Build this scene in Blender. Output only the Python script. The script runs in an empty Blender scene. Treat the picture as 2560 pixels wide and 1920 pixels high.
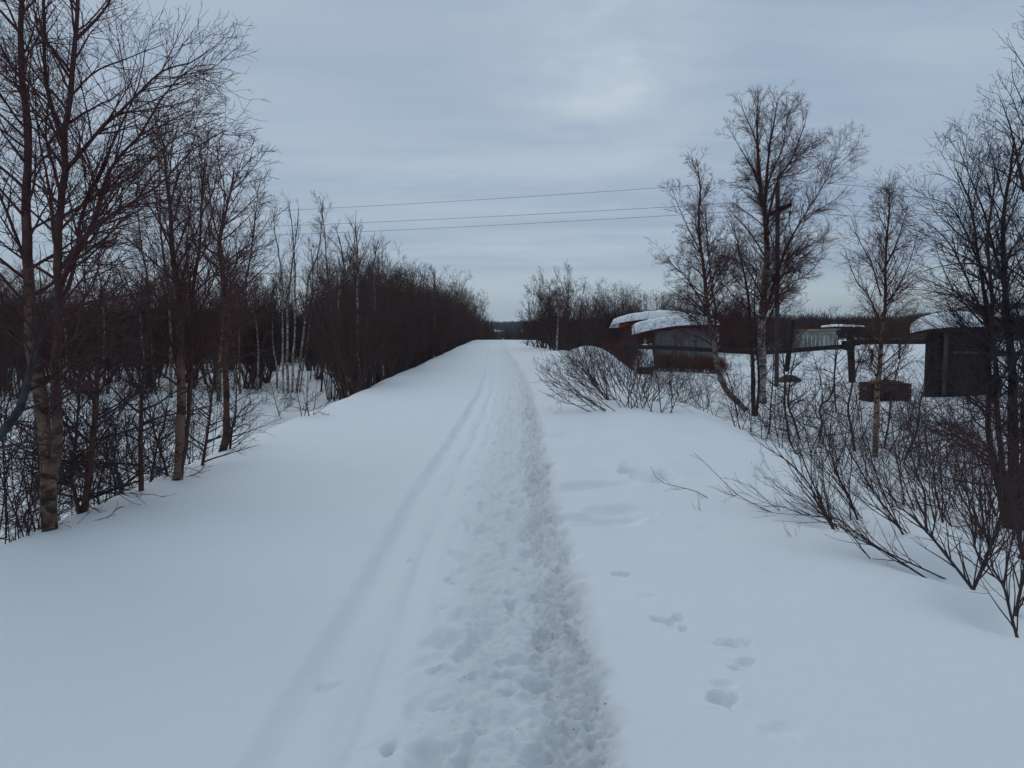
import bpy, math, random
import numpy as np
SC = bpy.context.scene
COL = SC.collection
R = math.radians
FPX = 1850.0; EYE = 1.6; PITCH = math.atan(145/FPX)

# ---------------------------------------------------------------- noise and ground
def sstep(t):
    t = np.clip(t, 0, 1); return t*t*(3-2*t)
def perlin(x, y, seed=0):
    x = np.asarray(x, float); y = np.asarray(y, float)
    xi = np.floor(x).astype(np.int64); yi = np.floor(y).astype(np.int64)
    xf = x-xi; yf = y-yi
    def h(a, b):
        n = (a*374761393 + b*668265263 + seed*974634777) & 0xffffffff
        n = ((n ^ (n >> 13))*1274126177) & 0xffffffff
        n = (n ^ (n >> 16)) & 0xffff
        return n*(2*math.pi/65536)
    def g(a, b, dx, dy):
        t = h(a, b); return np.cos(t)*dx+np.sin(t)*dy
    u = xf*xf*xf*(xf*(xf*6-15)+10); v = yf*yf*yf*(yf*(yf*6-15)+10)
    a = g(xi, yi, xf, yf); b = g(xi+1, yi, xf-1, yf); c = g(xi, yi+1, xf, yf-1); d = g(xi+1, yi+1, xf-1, yf-1)
    return (a+(b-a)*u)+((c+(d-c)*u)-(a+(b-a)*u))*v
def fbm(x, y, seed=0, o=4, gain=.5):
    s = 0; a = 1.0
    for k in range(o):
        s = s+a*perlin(x*2**k, y*2**k, seed+k*7); a *= gain
    return s
def pathx(y):                                     # the embankment drifts a little to the left far off
    return -0.009*np.maximum(np.asarray(y, float)-14, 0)*np.clip(1-(np.asarray(y, float)-90)/600, 0, 1)
def trail(y):                                     # the trodden trail wanders on top of it
    y = np.asarray(y, float)
    return np.interp(y, [0, 5, 9, 13, 17, 22, 28, 34, 40, 48, 60, 84, 130, 400], [0, 0, .03, .10, .16, .17, .10, -.02, -.14, -.28, -.40, -.42, -.3, 0])+.035*perlin(y*.35, y*0+2.2, 71)*np.clip(y/4, 0, 1)
WELLS = []                                        # (x, y, radius, depth) hollows round stems
DENTS = []                                        # (x, y, along x, along y, depth, turn)
def ground(x, y, fine=False):
    x = np.asarray(x, float); y = np.asarray(y, float)
    X = x-pathx(y)
    le = -3.5+.25*perlin(y*.11, y*0+3.3, 5)+.12*perlin(y*.5, y*0, 6)
    re = 3.15+.3*perlin(y*.16, y*0+8.1, 8)+.15*sstep((6-y)/4)
    L = sstep((le-X)/2.7); Rr = sstep((X-re)/3.0)
    z = -1.5*L-1.12*Rr
    mask = sstep((X+75)/30)*sstep((34-X)/22)
    z = z-6.6*sstep((y-80)/150)*mask
    r = np.hypot(x, y)
    z = z+mask*4.0*sstep((r-350)/900)+0.0
    az = np.arctan2(x, np.maximum(y, 1e-3)+0*x)
    hill = 8+6*perlin(az*3.1, az*0+.5, 31)+55*sstep((az-.42)/.2)*sstep((.95-az)/.25)+18*sstep((-az-.3)/.3)
    z = z+np.where(y > 0, 1, .3)*hill*sstep((r-1200)/1500)
    off = np.maximum(L, Rr)
    z = z+(.05+.20*off)*perlin(x*.23, y*.17, 11)+(.018+.06*off)*perlin(x*.8, y*.6, 12)
    z = z+.84*np.exp(-((X-4.15)/1.85)**2-((y-33)/2.6)**2)+.25*np.exp(-((X-3.2)/.9)**2-((y-41)/4.5)**2)
    z = z+.09*np.exp(-((X-2.2)/1.2)**2-((y-13.5)/1.6)**2)
    for (a, b, rr, dd) in WELLS:
        z = z-dd*np.exp(-((x-a)**2+(y-b)**2)/(rr*rr))
    z = z+(.055*fbm(x*.75, y*.55, 61, 3)-.02)*sstep((X-.55)/.5)*sstep((y-4.2)/2.5)*sstep((17-y)/5)*(1-Rr)
    if fine:
        X = X-trail(y)
        inp = sstep((X+1.02)/.14)*sstep((.47+.10*perlin(y*1.6, y*0, 3)+.06*perlin(y*5, y*0, 4)+.09*fbm(x*4, y*3.2, 5, 3)-X)/.14)
        z = z-.045*inp
        fade = 1/(1+(y/26)**2)
        tr = sstep((X+.5)/.3)*inp                       # trodden half
        dirty = sstep((X-.02+.08*perlin(y*1.1, y*0, 66))/.16)*inp
        w = .012*fbm(x*3.1, y*2.3, 21, 3)
        z = z+w*inp+tr*(.024*fbm(x*7, y*5, 22, 4, .65)+.022*np.abs(fbm(x*11, y*9, 27, 4, .65)))+dirty*(.030*fbm(x*15, y*13, 23, 4, .75)-.018)
        c1 = -.90+.07*perlin(y*.45, y*0, 41)+.02*perlin(y*1.7, y*0, 47); c2 = -.62+.05*perlin(y*.5, y*0, 42)+.02*perlin(y*1.9, y*0, 48)
        for c, wd, dp in ((c1, .08, .019), (c2, .04, .019)):
            k = .62+1.1*perlin(y*.9, y*0+wd*40, 43)+.5*perlin(x*6, y*3, 44)
            z = z-dp*np.exp(-((X-c)/wd)**4)*np.clip(k, .12, 1)
        z = z+.012*np.exp(-((X-c1-.16)/.06)**2)+.012*np.exp(-((X-c2-.11)/.05)**2)
        for (a, b, sx, sy, dp, tu) in DENTS:
            m = (np.abs(x-a) < 3.2*max(sx, sy)) & (np.abs(y-b) < 3.2*max(sx, sy))
            if not m.any(): continue
            dx = x[m]-a; dy = y[m]-b
            ux = dx*math.cos(tu)+dy*math.sin(tu); uy = -dx*math.sin(tu)+dy*math.cos(tu)
            q = ((ux/sx)**2+(uy/sy)**2)*(1+1.3*perlin(dx/max(sx, sy)*1.1+a*9, dy/max(sx, sy)*1.1+b*7, 91))
            z[m] += -dp*np.exp(-np.maximum(q, 0)**1.5)+dp*.10*np.exp(-(np.sqrt(np.maximum(q, 0))-1.45)**2/.12)
        z = z+(.004*fbm(x*3, y*6, 24, 3)+.002*fbm(x*22, y*22, 25, 2))*(1-inp)
    return z
def gz(x, y): return float(ground(np.array([x]), np.array([y]))[0])
def P(px, py, d):
    u = (px-1280)/FPX; v = (960-py)/FPX
    yy = math.cos(PITCH)+v*math.sin(PITCH); zz = -math.sin(PITCH)+v*math.cos(PITCH)
    s = d/yy
    return np.array([u*s, d, EYE+zz*s])
def G(px, py):
    d = 1.5
    ds = 1.5*1.004**np.arange(1700)
    p0 = P(px, py, 1.0)
    sl = p0[2]-EYE
    hit = np.nonzero(EYE+sl*ds < ground(p0[0]*ds, ds))[0]
    d = ds[hit[0]] if len(hit) else 150.0
    return float(d)
def GP(px, py):
    d = G(px, py); p = P(px, py, d); return p

# ---------------------------------------------------------------- object helpers
def tag(o, label=None, cat=None, group=None, kind=None):
    if label: o['label'] = label
    if cat: o['category'] = cat
    if group: o['group'] = group
    if kind: o['kind'] = kind
    return o
def empty(name, loc=(0, 0, 0), label=None, cat=None, group=None):
    o = bpy.data.objects.new(name, None); COL.objects.link(o); o.location = loc
    o.empty_display_size = .2
    return tag(o, label, cat, group)
def mesh_obj(name, V, F, mat, parent=None, smooth=True, attrs=None):
    """V (n,3); F (m,3) or (m,4) int array, or list of such arrays, or list of tuples"""
    me = bpy.data.meshes.new(name)
    V = np.asarray(V, np.float32)
    if isinstance(F, np.ndarray): F = [F]
    if F and isinstance(F[0], (tuple, list)):
        me.from_pydata([tuple(map(float, v)) for v in V], [], F)
    else:
        F = [f for f in F if len(f)]
        idx = np.concatenate([f.ravel() for f in F]).astype(np.int32)
        tot = np.concatenate([np.full(len(f), f.shape[1]) for f in F])
        st = np.concatenate([[0], np.cumsum(tot)[:-1]]).astype(np.int32)
        me.vertices.add(len(V)); me.vertices.foreach_set('co', V.ravel())
        me.loops.add(len(idx)); me.loops.foreach_set('vertex_index', idx)
        me.polygons.add(len(tot)); me.polygons.foreach_set('loop_start', st)
        me.update(calc_edges=True)
    if attrs:
        for k, a in attrs.items():
            at = me.attributes.new(k, 'FLOAT', 'POINT'); at.data.foreach_set('value', np.asarray(a, np.float32))
    if smooth: me.polygons.foreach_set('use_smooth', np.ones(len(me.polygons), bool))
    me.materials.append(mat)
    me.validate()
    o = bpy.data.objects.new(name, me); COL.objects.link(o)
    if parent: o.parent = parent
    return o
def copy_tree(o, parent=None):
    c = o.copy(); COL.objects.link(c)
    if parent is not None: c.parent = parent
    for ch in list(o.children): copy_tree(ch, c)
    return c

# ---------------------------------------------------------------- materials
def mat(name, rough=.85):
    m = bpy.data.materials.new(name); m.use_nodes = True
    b = m.node_tree.nodes['Principled BSDF']; b.inputs['Roughness'].default_value = rough
    b.inputs['Specular IOR Level'].default_value = .25
    return m, m.node_tree, b
def N(nt, t, **k):
    n = nt.nodes.new(t)
    for a, v in k.items():
        if a.startswith('i_'): n.inputs[a[2:].replace('_', ' ')].default_value = v
        else: setattr(n, a, v)
    return n
def ramp(nt, src, stops):
    r = nt.nodes.new('ShaderNodeValToRGB'); e = r.color_ramp.elements
    while len(e) < len(stops): e.new(.5)
    for k, (p, c) in enumerate(stops):
        e[k].position = p; e[k].color = (*c, 1) if len(c) == 3 else c
    nt.links.new(src, r.inputs[0]); return r
def mixc(nt, fac, a, b):
    m = nt.nodes.new('ShaderNodeMix'); m.data_type = 'RGBA'
    for s, v in ((m.inputs[0], fac), (m.inputs[6], a), (m.inputs[7], b)):
        if hasattr(v, 'links'): nt.links.new(v, s)
        elif isinstance(v, (int, float)): s.default_value = v
        else: s.default_value = (*v, 1)
    return m.outputs[2]
def noise(nt, scale, detail=4, rough=.5, stretch=None, coord='Object'):
    tc = nt.nodes.new('ShaderNodeTexCoord'); v = tc.outputs[coord]
    if stretch:
        mp = nt.nodes.new('ShaderNodeMapping'); mp.inputs['Scale'].default_value = stretch
        nt.links.new(v, mp.inputs[0]); v = mp.outputs[0]
    n = N(nt, 'ShaderNodeTexNoise'); n.inputs['Scale'].default_value = scale
    n.inputs['Detail'].default_value = detail; n.inputs['Roughness'].default_value = rough
    nt.links.new(v, n.inputs['Vector']); return n.outputs['Fac']
def bump(nt, b, h, strength, dist):
    bp = nt.nodes.new('ShaderNodeBump'); bp.inputs['Strength'].default_value = strength; bp.inputs['Distance'].default_value = dist
    nt.links.new(h, bp.inputs['Height']); nt.links.new(bp.outputs[0], b.inputs['Normal'])
def simple(name, c1, c2, scale=6, stretch=None, rough=.85, bs=.3, bd=.01):
    m, nt, b = mat(name, rough)
    n = noise(nt, scale, 5, .6, stretch)
    r = ramp(nt, n, [(.3, c1), (.7, c2)])
    nt.links.new(r.outputs[0], b.inputs['Base Color'])
    bump(nt, b, n, bs, bd)
    return m
def snow_mat(name, dirt=False):
    m, nt, b = mat(name, .75)
    n1 = noise(nt, 1.3, 3, .5); n2 = noise(nt, 38, 5, .7); n3 = noise(nt, 7, 4, .6)
    base = mixc(nt, n1, (.79, .82, .83), (.83, .85, .855))
    if dirt:
        at = N(nt, 'ShaderNodeAttribute', attribute_name='dirt')
        nd = ramp(nt, noise(nt, 13, 7, .75, (1, .6, 1)), [(.30, (.25, .25, .25)), (.62, (1, 1, 1))])
        mu = N(nt, 'ShaderNodeMath', operation='MULTIPLY'); nt.links.new(at.outputs['Fac'], mu.inputs[0]); nt.links.new(nd.outputs[0], mu.inputs[1])
        base = mixc(nt, mu.outputs[0], base, (.47, .47, .465))
        ns = ramp(nt, noise(nt, 55, 3, .5), [(.68, (0, 0, 0)), (.73, (1, 1, 1))])
        mu2 = N(nt, 'ShaderNodeMath', operation='MULTIPLY'); nt.links.new(at.outputs['Fac'], mu2.inputs[0]); nt.links.new(ns.outputs[0], mu2.inputs[1])
        base = mixc(nt, mu2.outputs[0], base, (.30, .29, .28))
    nt.links.new(base, b.inputs['Base Color'])
    add = N(nt, 'ShaderNodeMath', operation='MULTIPLY_ADD'); nt.links.new(n2, add.inputs[0]); add.inputs[1].default_value = .3
    nt.links.new(n3, add.inputs[2]); hgt = add.outputs[0]
    if dirt:
        tr = N(nt, 'ShaderNodeAttribute', attribute_name='tread')
        m1 = N(nt, 'ShaderNodeMath', operation='MULTIPLY'); nt.links.new(tr.outputs['Fac'], m1.inputs[0]); nt.links.new(noise(nt, 21, 6, .72), m1.inputs[1])
        m2 = N(nt, 'ShaderNodeMath', operation='MULTIPLY_ADD'); nt.links.new(m1.outputs[0], m2.inputs[0]); m2.inputs[1].default_value = 2.6; nt.links.new(hgt, m2.inputs[2]); hgt = m2.outputs[0]
    bump(nt, b, hgt, .5, .013)
    return m
def bark_mat(name, pale, patch, twig, lo=.012, hi=.03, marks=True):
    m, nt, b = mat(name, .9)
    at = N(nt, 'ShaderNodeAttribute', attribute_name='thick')
    mr = N(nt, 'ShaderNodeMapRange'); mr.inputs[1].default_value = lo; mr.inputs[2].default_value = hi
    nt.links.new(at.outputs['Fac'], mr.inputs[0])
    c = mixc(nt, noise(nt, 5, 4, .6), pale, tuple(v*.62 for v in pale))
    if marks:
        a = ramp(nt, noise(nt, 4.5, 6, .75, (1.2, 1.2, 2.6)), [(.50, (0, 0, 0)), (.57, (1, 1, 1))])
        c = mixc(nt, a.outputs[0], c, patch)
        a = ramp(nt, noise(nt, 2.2, 4, .7, (1, 1, .7)), [(.50, (0, 0, 0)), (.66, (1, 1, 1))])
        c = mixc(nt, a.outputs[0], c, patch)
    tw = mixc(nt, noise(nt, 3, 3), twig, tuple(v*.65 for v in twig))
    c = mixc(nt, mr.outputs[0], tw, c)
    nt.links.new(c, b.inputs['Base Color'])
    bump(nt, b, noise(nt, 22, 4, .7, (1, 1, .5)), .6, .008)
    return m
M_snow = snow_mat('snow'); M_path = snow_mat('trodden_snow', True)
TW = (.088, .05, .048)
M_birch = bark_mat('birch_bark', (.50, .46, .42), (.035, .03, .028), TW, .014, .04)
M_tan = bark_mat('tan_birch_bark', (.32, .21, .135), (.028, .022, .019), (0.094, 0.045, 0.046), .028, .062)
M_white_birch = bark_mat('white_birch_bark', (.46, .42, .38), (.035, .03, .028), (0.107, 0.053, 0.047), .06, .12)
M_slim_tan = bark_mat('slim_tan_bark', (.34, .24, .155), (.03, .024, .02), (0.107, 0.056, 0.051), .022, .05)
M_red = bark_mat('reddish_bark', (.13, .065, .05), (.035, .022, .02), (0.104, 0.050, 0.049), .010, .03)
M_dark = bark_mat('dark_bark', (.050, .040, .038), (.02, .016, .016), (0.060, 0.038, 0.039), .015, .05)
M_grey = bark_mat('grey_bark', (.075, .075, .08), (.03, .03, .032), (0.069, 0.054, 0.060), .01, .03)
M_willow = bark_mat('willow_bark', (.07, .05, .045), (.03, .02, .02), (0.075, 0.048, 0.047), .006, .02)
M_rust = bark_mat('rust_twigs', (.15, .075, .05), (.05, .025, .02), (0.189, 0.070, 0.050), .01, .03, False)
M_thick = bark_mat('thicket_bark', (.11, .085, .075), (.03, .024, .022), (0.097, 0.060, 0.055), .02, .06)

# ---------------------------------------------------------------- tree growing
def norm(a): return a/np.maximum(np.linalg.norm(a, axis=-1, keepdims=True), 1e-9)
def smooth_poly(pts, K):
    pts = np.asarray(pts, float)
    if len(pts) < 3:
        t = np.linspace(0, 1, K)[:, None]; return pts[0]*(1-t)+pts[-1]*t
    seg = np.linalg.norm(np.diff(pts, axis=0), axis=1); s = np.concatenate([[0], np.cumsum(seg)])
    q = np.vstack([2*pts[0]-pts[1], pts, 2*pts[-1]-pts[-2]])
    out = []
    for t in np.linspace(0, s[-1]*.99999, K):
        i = min(np.searchsorted(s, t, 'right')-1, len(seg)-1); f = (t-s[i])/max(seg[i], 1e-9)
        p0, p1, p2, p3 = q[i], q[i+1], q[i+2], q[i+3]
        out.append(.5*((2*p1)+(-p0+p2)*f+(2*p0-5*p1+4*p2-p3)*f*f+(-p0+3*p1-3*p2+p3)*f**3))
    return np.array(out)
def grow(rng, start, dr, ln, r0, r1, K, wob, trop):
    n = len(start); P_ = np.zeros((n, K+1, 3)); P_[:, 0] = start; d = norm(dr)
    st = (ln/K)[:, None]
    for k in range(K):
        d = norm(d+rng.normal(0, wob, (n, 3))+np.array([0, 0, trop]))
        P_[:, k+1] = P_[:, k]+d*st
    t = np.linspace(0, 1, K+1)[None, :]
    return P_, r0[:, None]*(1-t)+r1[:, None]*t
def spawn(rng, P_, Rd, cnt, t0, t1, a0, a1, flat=0.0, pull=None):
    n, K1, _ = P_.shape
    idx = np.repeat(np.arange(n), cnt); m = len(idx)
    if m == 0: return None
    t = rng.uniform(t0, t1, m)
    if n == 1: t = t0+(t1-t0)*(np.arange(m)+rng.uniform(0, 1, m))/m
    s = t*(K1-1); i = np.minimum(s.astype(int), K1-2); f = (s-i)[:, None]
    st = P_[idx, i]*(1-f)+P_[idx, i+1]*f
    r = Rd[idx, i]*(1-f[:, 0])+Rd[idx, i+1]*f[:, 0]
    pd = norm(P_[idx, i+1]-P_[idx, i])
    q = rng.normal(0, 1, (m, 3)); q[:, 2] *= (1-flat)
    q = norm(q-pd*np.sum(q*pd, 1, keepdims=True))
    a = rng.uniform(a0, a1, m) if np.isscalar(a0) else a0(t)*rng.uniform(.85, 1.15, m)
    d = pd*np.cos(a)[:, None]+q*np.sin(a)[:, None]
    if pull is not None: d = norm(d+np.array(pull))
    return idx, t, st, d, r
def tubes(P_, Rd, sides, off=0):
    n, K1, _ = P_.shape
    tn = np.empty_like(P_)
    tn[:, 1:-1] = P_[:, 2:]-P_[:, :-2]; tn[:, 0] = P_[:, 1]-P_[:, 0]; tn[:, -1] = P_[:, -1]-P_[:, -2]
    tn = norm(tn); main = norm(P_[:, -1]-P_[:, 0])
    ref = np.where(np.abs(main[:, 2:3]) < .8, np.array([[0, 0, 1.]]), np.array([[1., 0, 0]]))[:, None, :]
    a = norm(np.cross(tn, np.broadcast_to(ref, tn.shape))); b = np.cross(tn, a)
    th = np.arange(sides)*2*math.pi/sides
    V = P_[:, :, None, :]+Rd[:, :, None, None]*(a[:, :, None, :]*np.cos(th)[None, None, :, None]+b[:, :, None, :]*np.sin(th)[None, None, :, None])
    V = V.reshape(-1, 3)
    base = (np.arange(n)*K1*sides)[:, None, None]+(np.arange(K1-1)*sides)[None, :, None]
    s = np.arange(sides)[None, None, :]; s2 = (s+1) % sides
    F = np.stack([base+s, base+s2, base+sides+s2, base+sides+s], -1).reshape(-1, 4)+off
    return V, F, np.repeat(Rd.reshape(-1), sides)
def merge(parts):
    V = []; F = []; T = []; o = 0
    for p, r, s in parts:
        v, f, t = tubes(p, r, s, o); V.append(v); F.append(f); T.append(t); o += len(v)
    return np.vstack(V), np.vstack(F), np.concatenate(T)
BIRCH = dict(n1=16, t0=.22, t1=.97, len1=1.0, ang=(1.0, .45), prof=lambda t: (1-t)**.6, d2=5, r2=.5, d3=7, r3=.42, d4=7, r4=.4, trop=.05, wob=.08, rt=.0022, rk=.5, lmin=.12, flat=0.3)
def crown(rng, stems, sp, limbs=()):
    """stems: list of (P (K,3), R (K)) -> list of tube batches for the crown"""
    out = []
    L1P = []; L1R = []
    K = 8
    LL = [np.linalg.norm(np.diff(p, axis=0), axis=1).sum() for p, r in stems]; LM_ = max(LL)
    for (p, r), l_ in zip(stems, LL):
        n1 = max(3, int(round(sp['n1']*min(1, l_/LM_))))
        t0_ = sp['t0'] if l_ > .7*LM_ else .05
        c = spawn(rng, p[None], r[None], np.array([n1]), t0_, sp['t1'], lambda t: sp['ang'][0]*(1-t)+sp['ang'][1]*t, None, 0, sp.get('pull'))
        if c is None: continue
        idx, t, st, d, rr = c
        ln = sp['len1']*sp['prof'](np.clip((t*l_/LM_+(1-l_/LM_)*(l_ < .7*LM_)-sp['t0'])/(1-sp['t0']), 0, 1))*rng.uniform(.65, 1.2, n1)+sp['lmin']*1.5
        rb = np.minimum(rr*.6, ln*.011+.003)
        a, b = grow(rng, st, d, ln, rb, np.full(n1, sp['rt']), K, sp['wob'], sp['trop'])
        L1P.append(a); L1R.append(b)
    for (p, r) in limbs:
        L1P.append(smooth_poly(p, K+1)[None]); L1R.append(np.linspace(r[0], r[-1], K+1)[None])
    P1 = np.vstack(L1P); R1 = np.vstack(L1R)
    nl = len(limbs)
    out.append((P1[:len(P1)-nl] if nl else P1, R1[:len(P1)-nl] if nl else R1, 4))
    prevP, prevR = P1, R1
    for lev, (dk, rk, sides, KK) in enumerate(((sp['d2'], sp['r2'], 3, 5), (sp['d3'], sp['r3'], 3, 3), (sp['d4'], sp['r4'], 3, 2))):
        if dk <= 0: break
        plen = np.linalg.norm(np.diff(prevP, axis=1), axis=2).sum(1)
        cnt = rng.poisson(dk*plen)
        c = spawn(rng, prevP, prevR, cnt, .12 if lev else .15, .98, .45, .95, sp['flat'])
        if c is None: break
        idx, t, st, d, rr = c
        ln = plen[idx]*rk*(1.05-.65*t)*rng.uniform(.5, 1.2, len(idx))+sp['lmin']*(1, .8, .5)[lev]
        ln = np.minimum(ln, plen[idx]*.9+.05)
        rb = np.clip(rr*.65, sp['rt']*(1.0), ln*.01+.002)
        a, b = grow(rng, st, d, ln, rb, np.full(len(idx), sp['rt']*(.9, .8, .65)[lev]), KK, sp['wob']*(1.2, 1.5, 1.5)[lev], sp['trop']*(1, .8, .3)[lev])
        out.append((a, b, sides)); prevP, prevR = a, b
    return out
TOTAL = [0]
def make_tree(name, loc, stems, sp, m_tr, m_cr, seed, label=None, cat='tree', group=None, limbs=(), K=22, sides=9, part='trunk', jit=.012):
    """stems: list of (world points, r0, r1)"""
    rng = np.random.default_rng(seed)
    loc = np.array(loc, float)
    e = empty(name, loc, label, cat, group)
    ST = []
    for (pts, r0, r1) in stems:
        p = smooth_poly(np.asarray(pts)-loc, K)
        L = np.linalg.norm(p[-1]-p[0])
        p[1:] += np.cumsum(rng.normal(0, jit, (K-1, 3)), 0)*L*.12*np.array([1, 1, .2])
        t = np.linspace(0, 1, K); r = r0*(1-t)**.85+r1*t+r1*.0
        r = r*(1+.10*rng.normal(0, .6, K)); r[0] *= 1.18
        ST.append((p, np.maximum(r, r1)))
    for (p, r) in ST:
        v, f, t = merge([(p[None], r[None], sides)])
        mesh_obj(part, v, f, m_tr, e, attrs={'thick': t}); TOTAL[0] += len(v)
    LM = []
    for (pts, r0, r1) in limbs:
        p = smooth_poly(np.asarray(pts)-loc, 14); L = np.linalg.norm(p[-1]-p[0])
        p[1:] += np.cumsum(rng.normal(0, .012, (13, 3)), 0)*L*.15
        r = np.linspace(r0, r1, 14)
        v, f, t = merge([(p[None], r[None], 6)])
        mesh_obj('limb', v, f, m_tr, e, attrs={'thick': t}); TOTAL[0] += len(v)
        LM.append((p, r))
    v, f, t = merge(crown(rng, ST, sp, LM))
    mesh_obj('crown', v, f, m_cr, e, attrs={'thick': t}); TOTAL[0] += len(v)
    return e
def fan(rng, n, h, spread, lean=(0, 0), base=.12, r0=.012, r1=.003, trop=.10, K=9, hv=.3, start=(0, 0, 0)):
    st = np.c_[rng.uniform(-base, base, n), rng.uniform(-base, base, n), np.full(n, -.12)]+np.array(start)
    az = rng.uniform(0, 2*math.pi, n); s = spread*np.sqrt(rng.uniform(.05, 1, n))
    d = np.c_[np.cos(az)*s+lean[0], np.sin(az)*s+lean[1], np.ones(n)]
    ln = h*rng.uniform(1-hv, 1+hv*.5, n)
    p, r = grow(rng, st, d, ln, np.full(n, r0)*rng.uniform(.7, 1.2, n), np.full(n, r1), K, .05, trop)
    return p, r
def make_bush(name, loc, n, h, spread, sp, m, seed, lean=(0, 0), base=.15, r0=.012, label=None, cat='shrub', group=None, trop=.08, rel=False, sides=5):
    """many-stemmed shrub: stems in one mesh (part 'stems'), twigs in another"""
    rng = np.random.default_rng(seed)
    e = empty(name, loc, label, cat, group)
    p, r = fan(rng, n, h, spread, lean, base, r0, trop=trop)
    v, f, t = merge([(p, r, sides)])
    mesh_obj('stems', v, f, m, e, attrs={'thick': t}); TOTAL[0] += len(v)
    v, f, t = merge(crown(rng, [(p[i], r[i]) for i in range(n)], sp))
    mesh_obj('twigs', v, f, m, e, attrs={'thick': t}); TOTAL[0] += len(v)
    return e
def S(base, **k): d = dict(base); d.update(k); return d
def pp(lst, d, dd=0.0, base_ground=True):
    """pixels (2560x1920) -> points at depth d (+ dd per step); first one pushed into the snow"""
    out = [P(x, y, d+dd*i) for i, (x, y) in enumerate(lst)]
    if base_ground:
        b = out[0].copy(); dz = max(b[2]-gz(b[0], b[1])+.15, .05)
        v = out[0]-out[1] if len(out) > 1 else np.array([0, 0, -1.]); v = v/np.linalg.norm(v); v[2] = min(v[2], -.35)
        b = b+v/(-v[2])*dz; out = [b]+out
    return out

# ---------------------------------------------------------------- camera, light, sky
cam = bpy.data.cameras.new('camera'); co = bpy.data.objects.new('camera', cam); COL.objects.link(co)
cam.sensor_width = 36; cam.lens = 36*FPX/2560; cam.clip_start = .05; cam.clip_end = 12000
co.location = (0, 0, EYE); co.rotation_euler = (R(90)-PITCH, 0, 0); SC.camera = co
SUN_EL, SUN_AZ = 38, -25        # degrees; azimuth from +Y towards +X
sl = bpy.data.lights.new('sun', 'SUN'); sl.energy = .55; sl.angle = R(50); sl.color = (1, .96, .9)
so = bpy.data.objects.new('sun', sl); COL.objects.link(so)
so.rotation_euler = (R(90-SUN_EL), 0, R(180-SUN_AZ)); so.location = (0, 0, 30)
w = bpy.data.worlds.new('World'); SC.world = w; w.use_nodes = True
nt = w.node_tree; bg = nt.nodes['Background']; bg.inputs[1].default_value = .1
sky = N(nt, 'ShaderNodeTexSky', sky_type='NISHITA'); sky.sun_disc = False
sky.sun_elevation = R(SUN_EL); sky.sun_rotation = R(SUN_AZ)
tc = N(nt, 'ShaderNodeTexCoord'); sp_ = N(nt, 'ShaderNodeSeparateXYZ'); nt.links.new(tc.outputs['Generated'], sp_.inputs[0])
def mth(op, a, b=None, c=None):
    n = N(nt, 'ShaderNodeMath', operation=op)
    for k, v in enumerate((a, b, c)):
        if v is None: continue
        if hasattr(v, 'links'): nt.links.new(v, n.inputs[k])
        else: n.inputs[k].default_value = v
    return n.outputs[0]
zc = mth('ADD', mth('MAXIMUM', sp_.outputs[2], 0.0), .07)
ux = mth('DIVIDE', sp_.outputs[0], zc); uy = mth('DIVIDE', sp_.outputs[1], zc)
cv = N(nt, 'ShaderNodeCombineXYZ'); nt.links.new(ux, cv.inputs[0]); nt.links.new(uy, cv.inputs[1])
def wn(scale, detail, rough, off=(0, 0, 0), st=(1, 1, 1), dist=0):
    mp = N(nt, 'ShaderNodeMapping'); mp.inputs['Location'].default_value = off; mp.inputs['Scale'].default_value = st
    nt.links.new(cv.outputs[0], mp.inputs[0])
    n = N(nt, 'ShaderNodeTexNoise'); n.inputs['Scale'].default_value = scale; n.inputs['Detail'].default_value = detail
    n.inputs['Roughness'].default_value = rough; n.inputs['Distortion'].default_value = dist
    nt.links.new(mp.outputs[0], n.inputs['Vector']); return n.outputs['Fac']
n1 = wn(.42, 4, .5, (3.1, 1.7, 0)); n2 = wn(.5, 5, .55, (7.4, .2, 0), (.32, 1.05, 1), .4); n3 = wn(1.5, 5, .6, (1.2, 9, 0), (.35, 1, 1))
r1 = ramp(nt, n1, [(.30, (2.83, 3.62, 4.84)), (.50, (3.50, 4.35, 5.41)), (.70, (4.43, 5.29, 6.12))])
r2 = ramp(nt, n2, [(.35, (0, 0, 0)), (.66, (1, 1, 1))])
c = mixc(nt, mth('MULTIPLY', r2.outputs[0], .55), r1.outputs[0], (4.38, 5.19, 5.87))
r3 = ramp(nt, n3, [(.44, (0, 0, 0)), (.62, (1, 1, 1))])
c = mixc(nt, mth('MULTIPLY', r3.outputs[0], .52), c, (2.78, 3.62, 5.00))
# clear-ish strip under the cloud deck
low = ramp(nt, sp_.outputs[2], [(.0, (1, 1, 1)), (.050, (.95, .95, .95)), (.075, (.15, .15, .15)), (.16, (0, 0, 0))])
c = mixc(nt, mth('MULTIPLY', low.outputs[0], .85), c, (4.75, 5.70, 6.35))
gd = P(1520, 150, 1.0)-np.array([0, 0, EYE]); gd = gd/np.linalg.norm(gd)
vm = N(nt, 'ShaderNodeVectorMath', operation='DOT_PRODUCT'); nt.links.new(tc.outputs['Generated'], vm.inputs[0]); vm.inputs[1].default_value = tuple(gd)
glow = mth('MULTIPLY', mth('POWER', mth('MAXIMUM', vm.outputs['Value'], 0.0), 130.0), mth('MULTIPLY', ramp(nt, wn(2.2, 4, .6, (2, 3, 0)), [(.35, (.2, .2, .2)), (.65, (1, 1, 1))]).outputs[0], 1.0))
c = mixc(nt, glow, c, (5.3, 6.0, 6.7))
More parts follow.
